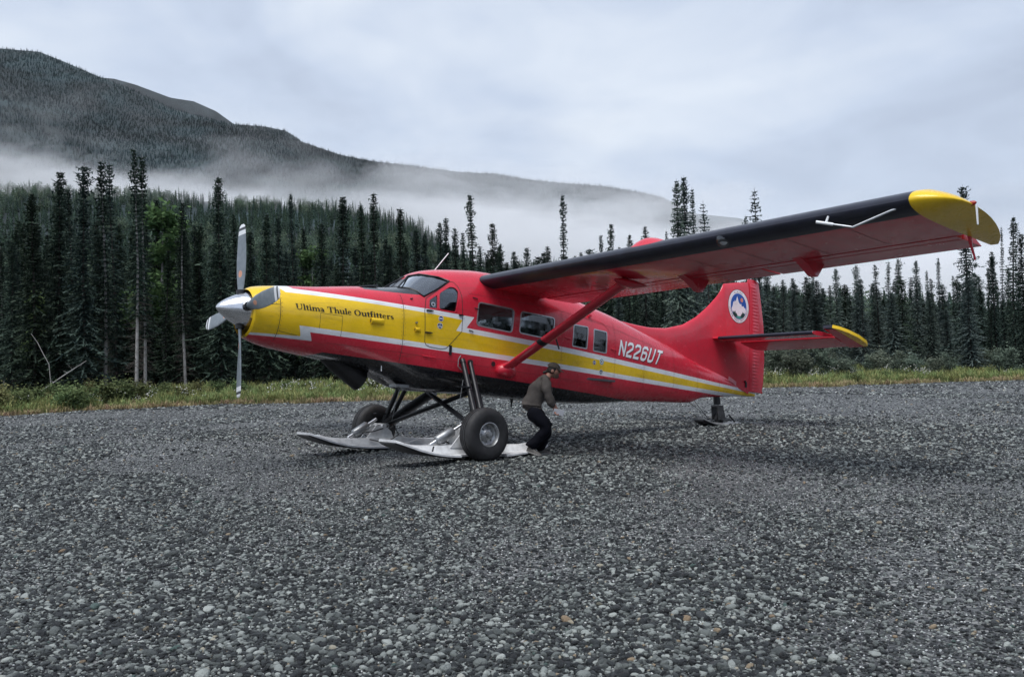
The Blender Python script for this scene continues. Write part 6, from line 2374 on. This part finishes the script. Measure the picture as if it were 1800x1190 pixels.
def forest_on(name, rows, n, hmin, hmax, shapes, label, leafy=0, kmax=None, front=0.0):
    nv, nx = rows.shape[0], rows.shape[1]
    u = rng.uniform(0, nx - 1.001, n); v = rng.uniform(front * (nv - 1), (kmax or (nv - 2.001)), n)
    i = v.astype(int); j = u.astype(int); fv = v - i; fu = u - j
    g = lambda a, c: rows[a, c]
    P_ = (g(i, j) * ((1 - fv) * (1 - fu))[:, None] + g(i, j + 1) * ((1 - fv) * fu)[:, None] + g(i + 1, j) * (fv * (1 - fu))[:, None] + g(i + 1, j + 1) * (fv * fu)[:, None])
    h = rng.uniform(hmin, hmax, n) / 10.0
    pick = rng.integers(0, len(shapes) - leafy, n)
    if leafy:
        m = fbm(P_[:, 0] / 40, P_[:, 1] / 40, 17, 3)
        k = rng.uniform(0, 1, n) < np.clip((m - .44) * 5, 0, .75)
        pick[k] = len(shapes) - 1 - rng.integers(0, leafy, k.sum())
    P_[:, 2] -= .4
    o = scatter(name, P_, np.stack([rng.normal(0, .03, n), rng.normal(0, .03, n), rng.uniform(0, 6.28, n)], 1), np.stack([h * rng.uniform(.8, 1.2, n), h * rng.uniform(.8, 1.2, n), h], 1), pick, shapes)
    tag(o, label, 'forest')


def build_hills():
    hm = hill_mat('forested_hill_soil', (.010, .021, .024), (.016, .030, .034), .02)
    bare = hill_mat('tundra_slope', (.026, .036, .042), (.044, .054, .060), .012)
    nd = needle_material('hill_spruce_needles', (.026, .050, .040), (.075, .125, .095), vary=.5); lf = needle_material('hill_birch_leaves', (.06, .095, .070), (.125, .18, .125), vary=.5)
    nd2 = needle_material('mountain_spruce_needles', (.007, .020, .025), (.011, .027, .033), spec=.0, patchy=True, vary=.2)
    # foothill rising behind the forest
    prof = [(-520, 330), (-200, 332), (0, 338), (90, 338), (160, 346), (230, 344), (300, 350), (400, 358), (500, 362), (600, 368), (690, 384), (740, 402), (790, 438), (840, 466), (900, 478), (1000, 474), (1100, 480), (1250, 506), (1330, 535), (1400, 556), (1560, 566), (1700, 570), (1850, 566), (2200, 560)]
    o, rows = hill('foothill', prof, 505, 112, .2, 160, hm, 3, 7.0)
    forest_on('foothill_forest', rows, 24000, 4, 8.5, [(far_tree(40, nd), nd), (far_tree(41, nd), nd), (far_tree(42, nd), nd), (far_leafy(43, lf), lf), (far_leafy(44, lf), lf)], 'green forested foothill of spruce and birch behind the tree line', leafy=2)
    # mountain with its long shoulder sinking to the right
    prof = [(-560, 40), (-250, 62), (-60, 80), (0, 86), (70, 92), (110, 108), (170, 134), (230, 158), (300, 190), (350, 205), (400, 218), (470, 224), (505, 232), (530, 250), (600, 274), (660, 285), (730, 292), (800, 302), (870, 306), (930, 316), (1000, 324), (1060, 328), (1120, 338), (1160, 348), (1190, 362), (1225, 392), (1260, 420), (1320, 445), (1420, 468), (1600, 490), (1900, 500)]
    o, rows = hill('mountain', prof, 1700, 640, 8, 700, hm, 11, 26.0, nx=240, nv=60, shape=1.1)
    forest_on('mountain_forest', rows, 150000, 3, 7, [(far_tree(45, nd2), nd2), (far_tree(46, nd2), nd2), (far_tree(47, nd2), nd2)], 'dark spruce forest covering the mountain above the fog', kmax=62.9, front=.12)
    prof = [(60, 160), (150, 135), (200, 139), (240, 150), (300, 172), (340, 178), (380, 196), (420, 225), (480, 270), (540, 320)]
    hill('far_ridge', prof, 2500, 1900, 120, 600, bare, 13, 30.0, nx=90, nv=24)
    prof = [(1000, 470), (1120, 420), (1190, 372), (1240, 378), (1300, 384), (1350, 402), (1420, 430), (1500, 448), (1580, 462), (1640, 478), (1690, 452), (1735, 440), (1790, 452), (1860, 470), (2000, 490)]
    o, rows = hill('far_hill', prof, 3300, 2300, 10, 800, hm, 15, 30.0, nx=120, nv=24)


build_hills()


# ------------------------------------------------------------------ fog lying between the foothill and the mountain, and thin haze
def build_air():
    # low stratus: one box, denser in a band, torn by noise
    b = MB(); b.box((0, 0, 0), (2700, 240, 330))
    fog = b.build('fog_bank', None, recalc=False)
    fog.location = (120, 585, 116)
    tag(fog, 'white fog bank lying across the foot of the mountain', 'fog', kind='stuff')
    t = NT('fog_bank')
    pos = t.new('ShaderNodeNewGeometry').outputs['Position']
    sp = t.new('ShaderNodeSeparateXYZ'); t.lk(pos, sp.inputs[0])
    X, Y, Z = sp.outputs
    mp = t.new('ShaderNodeMapping'); mp.inputs['Scale'].default_value = (.0042, .006, .012); t.lk(pos, mp.inputs['Vector'])
    n1 = t.noise(1.0, 5, .58, mp.outputs[0], .7)
    mp2 = t.new('ShaderNodeMapping'); mp2.inputs['Scale'].default_value = (.014, .02, .03); t.lk(pos, mp2.inputs['Vector'])
    n2 = t.noise(1.0, 4, .6, mp2.outputs[0], .5)
    # top of the band: high on the left, lower to the right
    base = t.math('MULTIPLY_ADD', X, -.105, 101.0); top = base
    top = t.math('MULTIPLY_ADD', t.math('SUBTRACT', n1, .5), 85.0, top)
    top = t.math('MULTIPLY_ADD', t.math('SUBTRACT', n2, .5), 60.0, top)
    up = t.new('ShaderNodeMapRange'); up.interpolation_type = 'SMOOTHSTEP'
    t.lk(t.math('SUBTRACT', top, Z), up.inputs['Value']); up.inputs['From Min'].default_value = -4; up.inputs['From Max'].default_value = 30
    ed = t.new('ShaderNodeMapRange'); ed.interpolation_type = 'SMOOTHSTEP'
    t.lk(t.math('ABSOLUTE', t.math('SUBTRACT', Y, 585.0)), ed.inputs['Value']); ed.inputs['From Min'].default_value = 118; ed.inputs['From Max'].default_value = 60
    mid = t.math('SUBTRACT', Z, t.math('MULTIPLY_ADD', t.math('SUBTRACT', n1, .5), 70.0, t.math('ADD', base, 30.0)))
    b2 = t.math('MAXIMUM', t.math('SUBTRACT', 1.0, t.math('DIVIDE', t.math('ABSOLUTE', mid), 15.0)), 0.0)
    wisp = t.math('MULTIPLY', t.math('MULTIPLY', b2, b2), t.math('MULTIPLY', t.math('MAXIMUM', t.math('SUBTRACT', n2, .50), 0.0), .45))
    up_ = t.math('ADD', up.outputs[0], wisp)
    dens = t.math('MULTIPLY', t.math('MULTIPLY', up_, ed.outputs[0]), t.math('MULTIPLY', t.math('MULTIPLY_ADD', n1, .135, .006), t.math('MULTIPLY_ADD', n2, 1.6, .2)))
    v = t.new('ShaderNodeVolumePrincipled')
    v.inputs['Color'].default_value = (.985, .99, 1.0, 1)
    v.inputs['Anisotropy'].default_value = .1
    t.lk(dens, v.inputs['Density'])
    t.lk(v.outputs[0], t.out.inputs['Volume'])
    fog.data.materials.append(t.m)
    b = MB(); b.box((0, 0, 0), (13000, 7400, 1100))
    hz = b.build('haze', None, recalc=False)
    hz.location = (0, 3500, 548)
    tag(hz, 'thin damp haze filling the valley air', 'haze', kind='stuff')
    t = NT('haze')
    v = t.new('ShaderNodeVolumePrincipled'); v.inputs['Color'].default_value = (.90, .95, 1.0, 1); v.inputs['Density'].default_value = 2.2e-5
    t.lk(v.outputs[0], t.out.inputs['Volume'])
    hz.data.materials.append(t.m)


build_air()
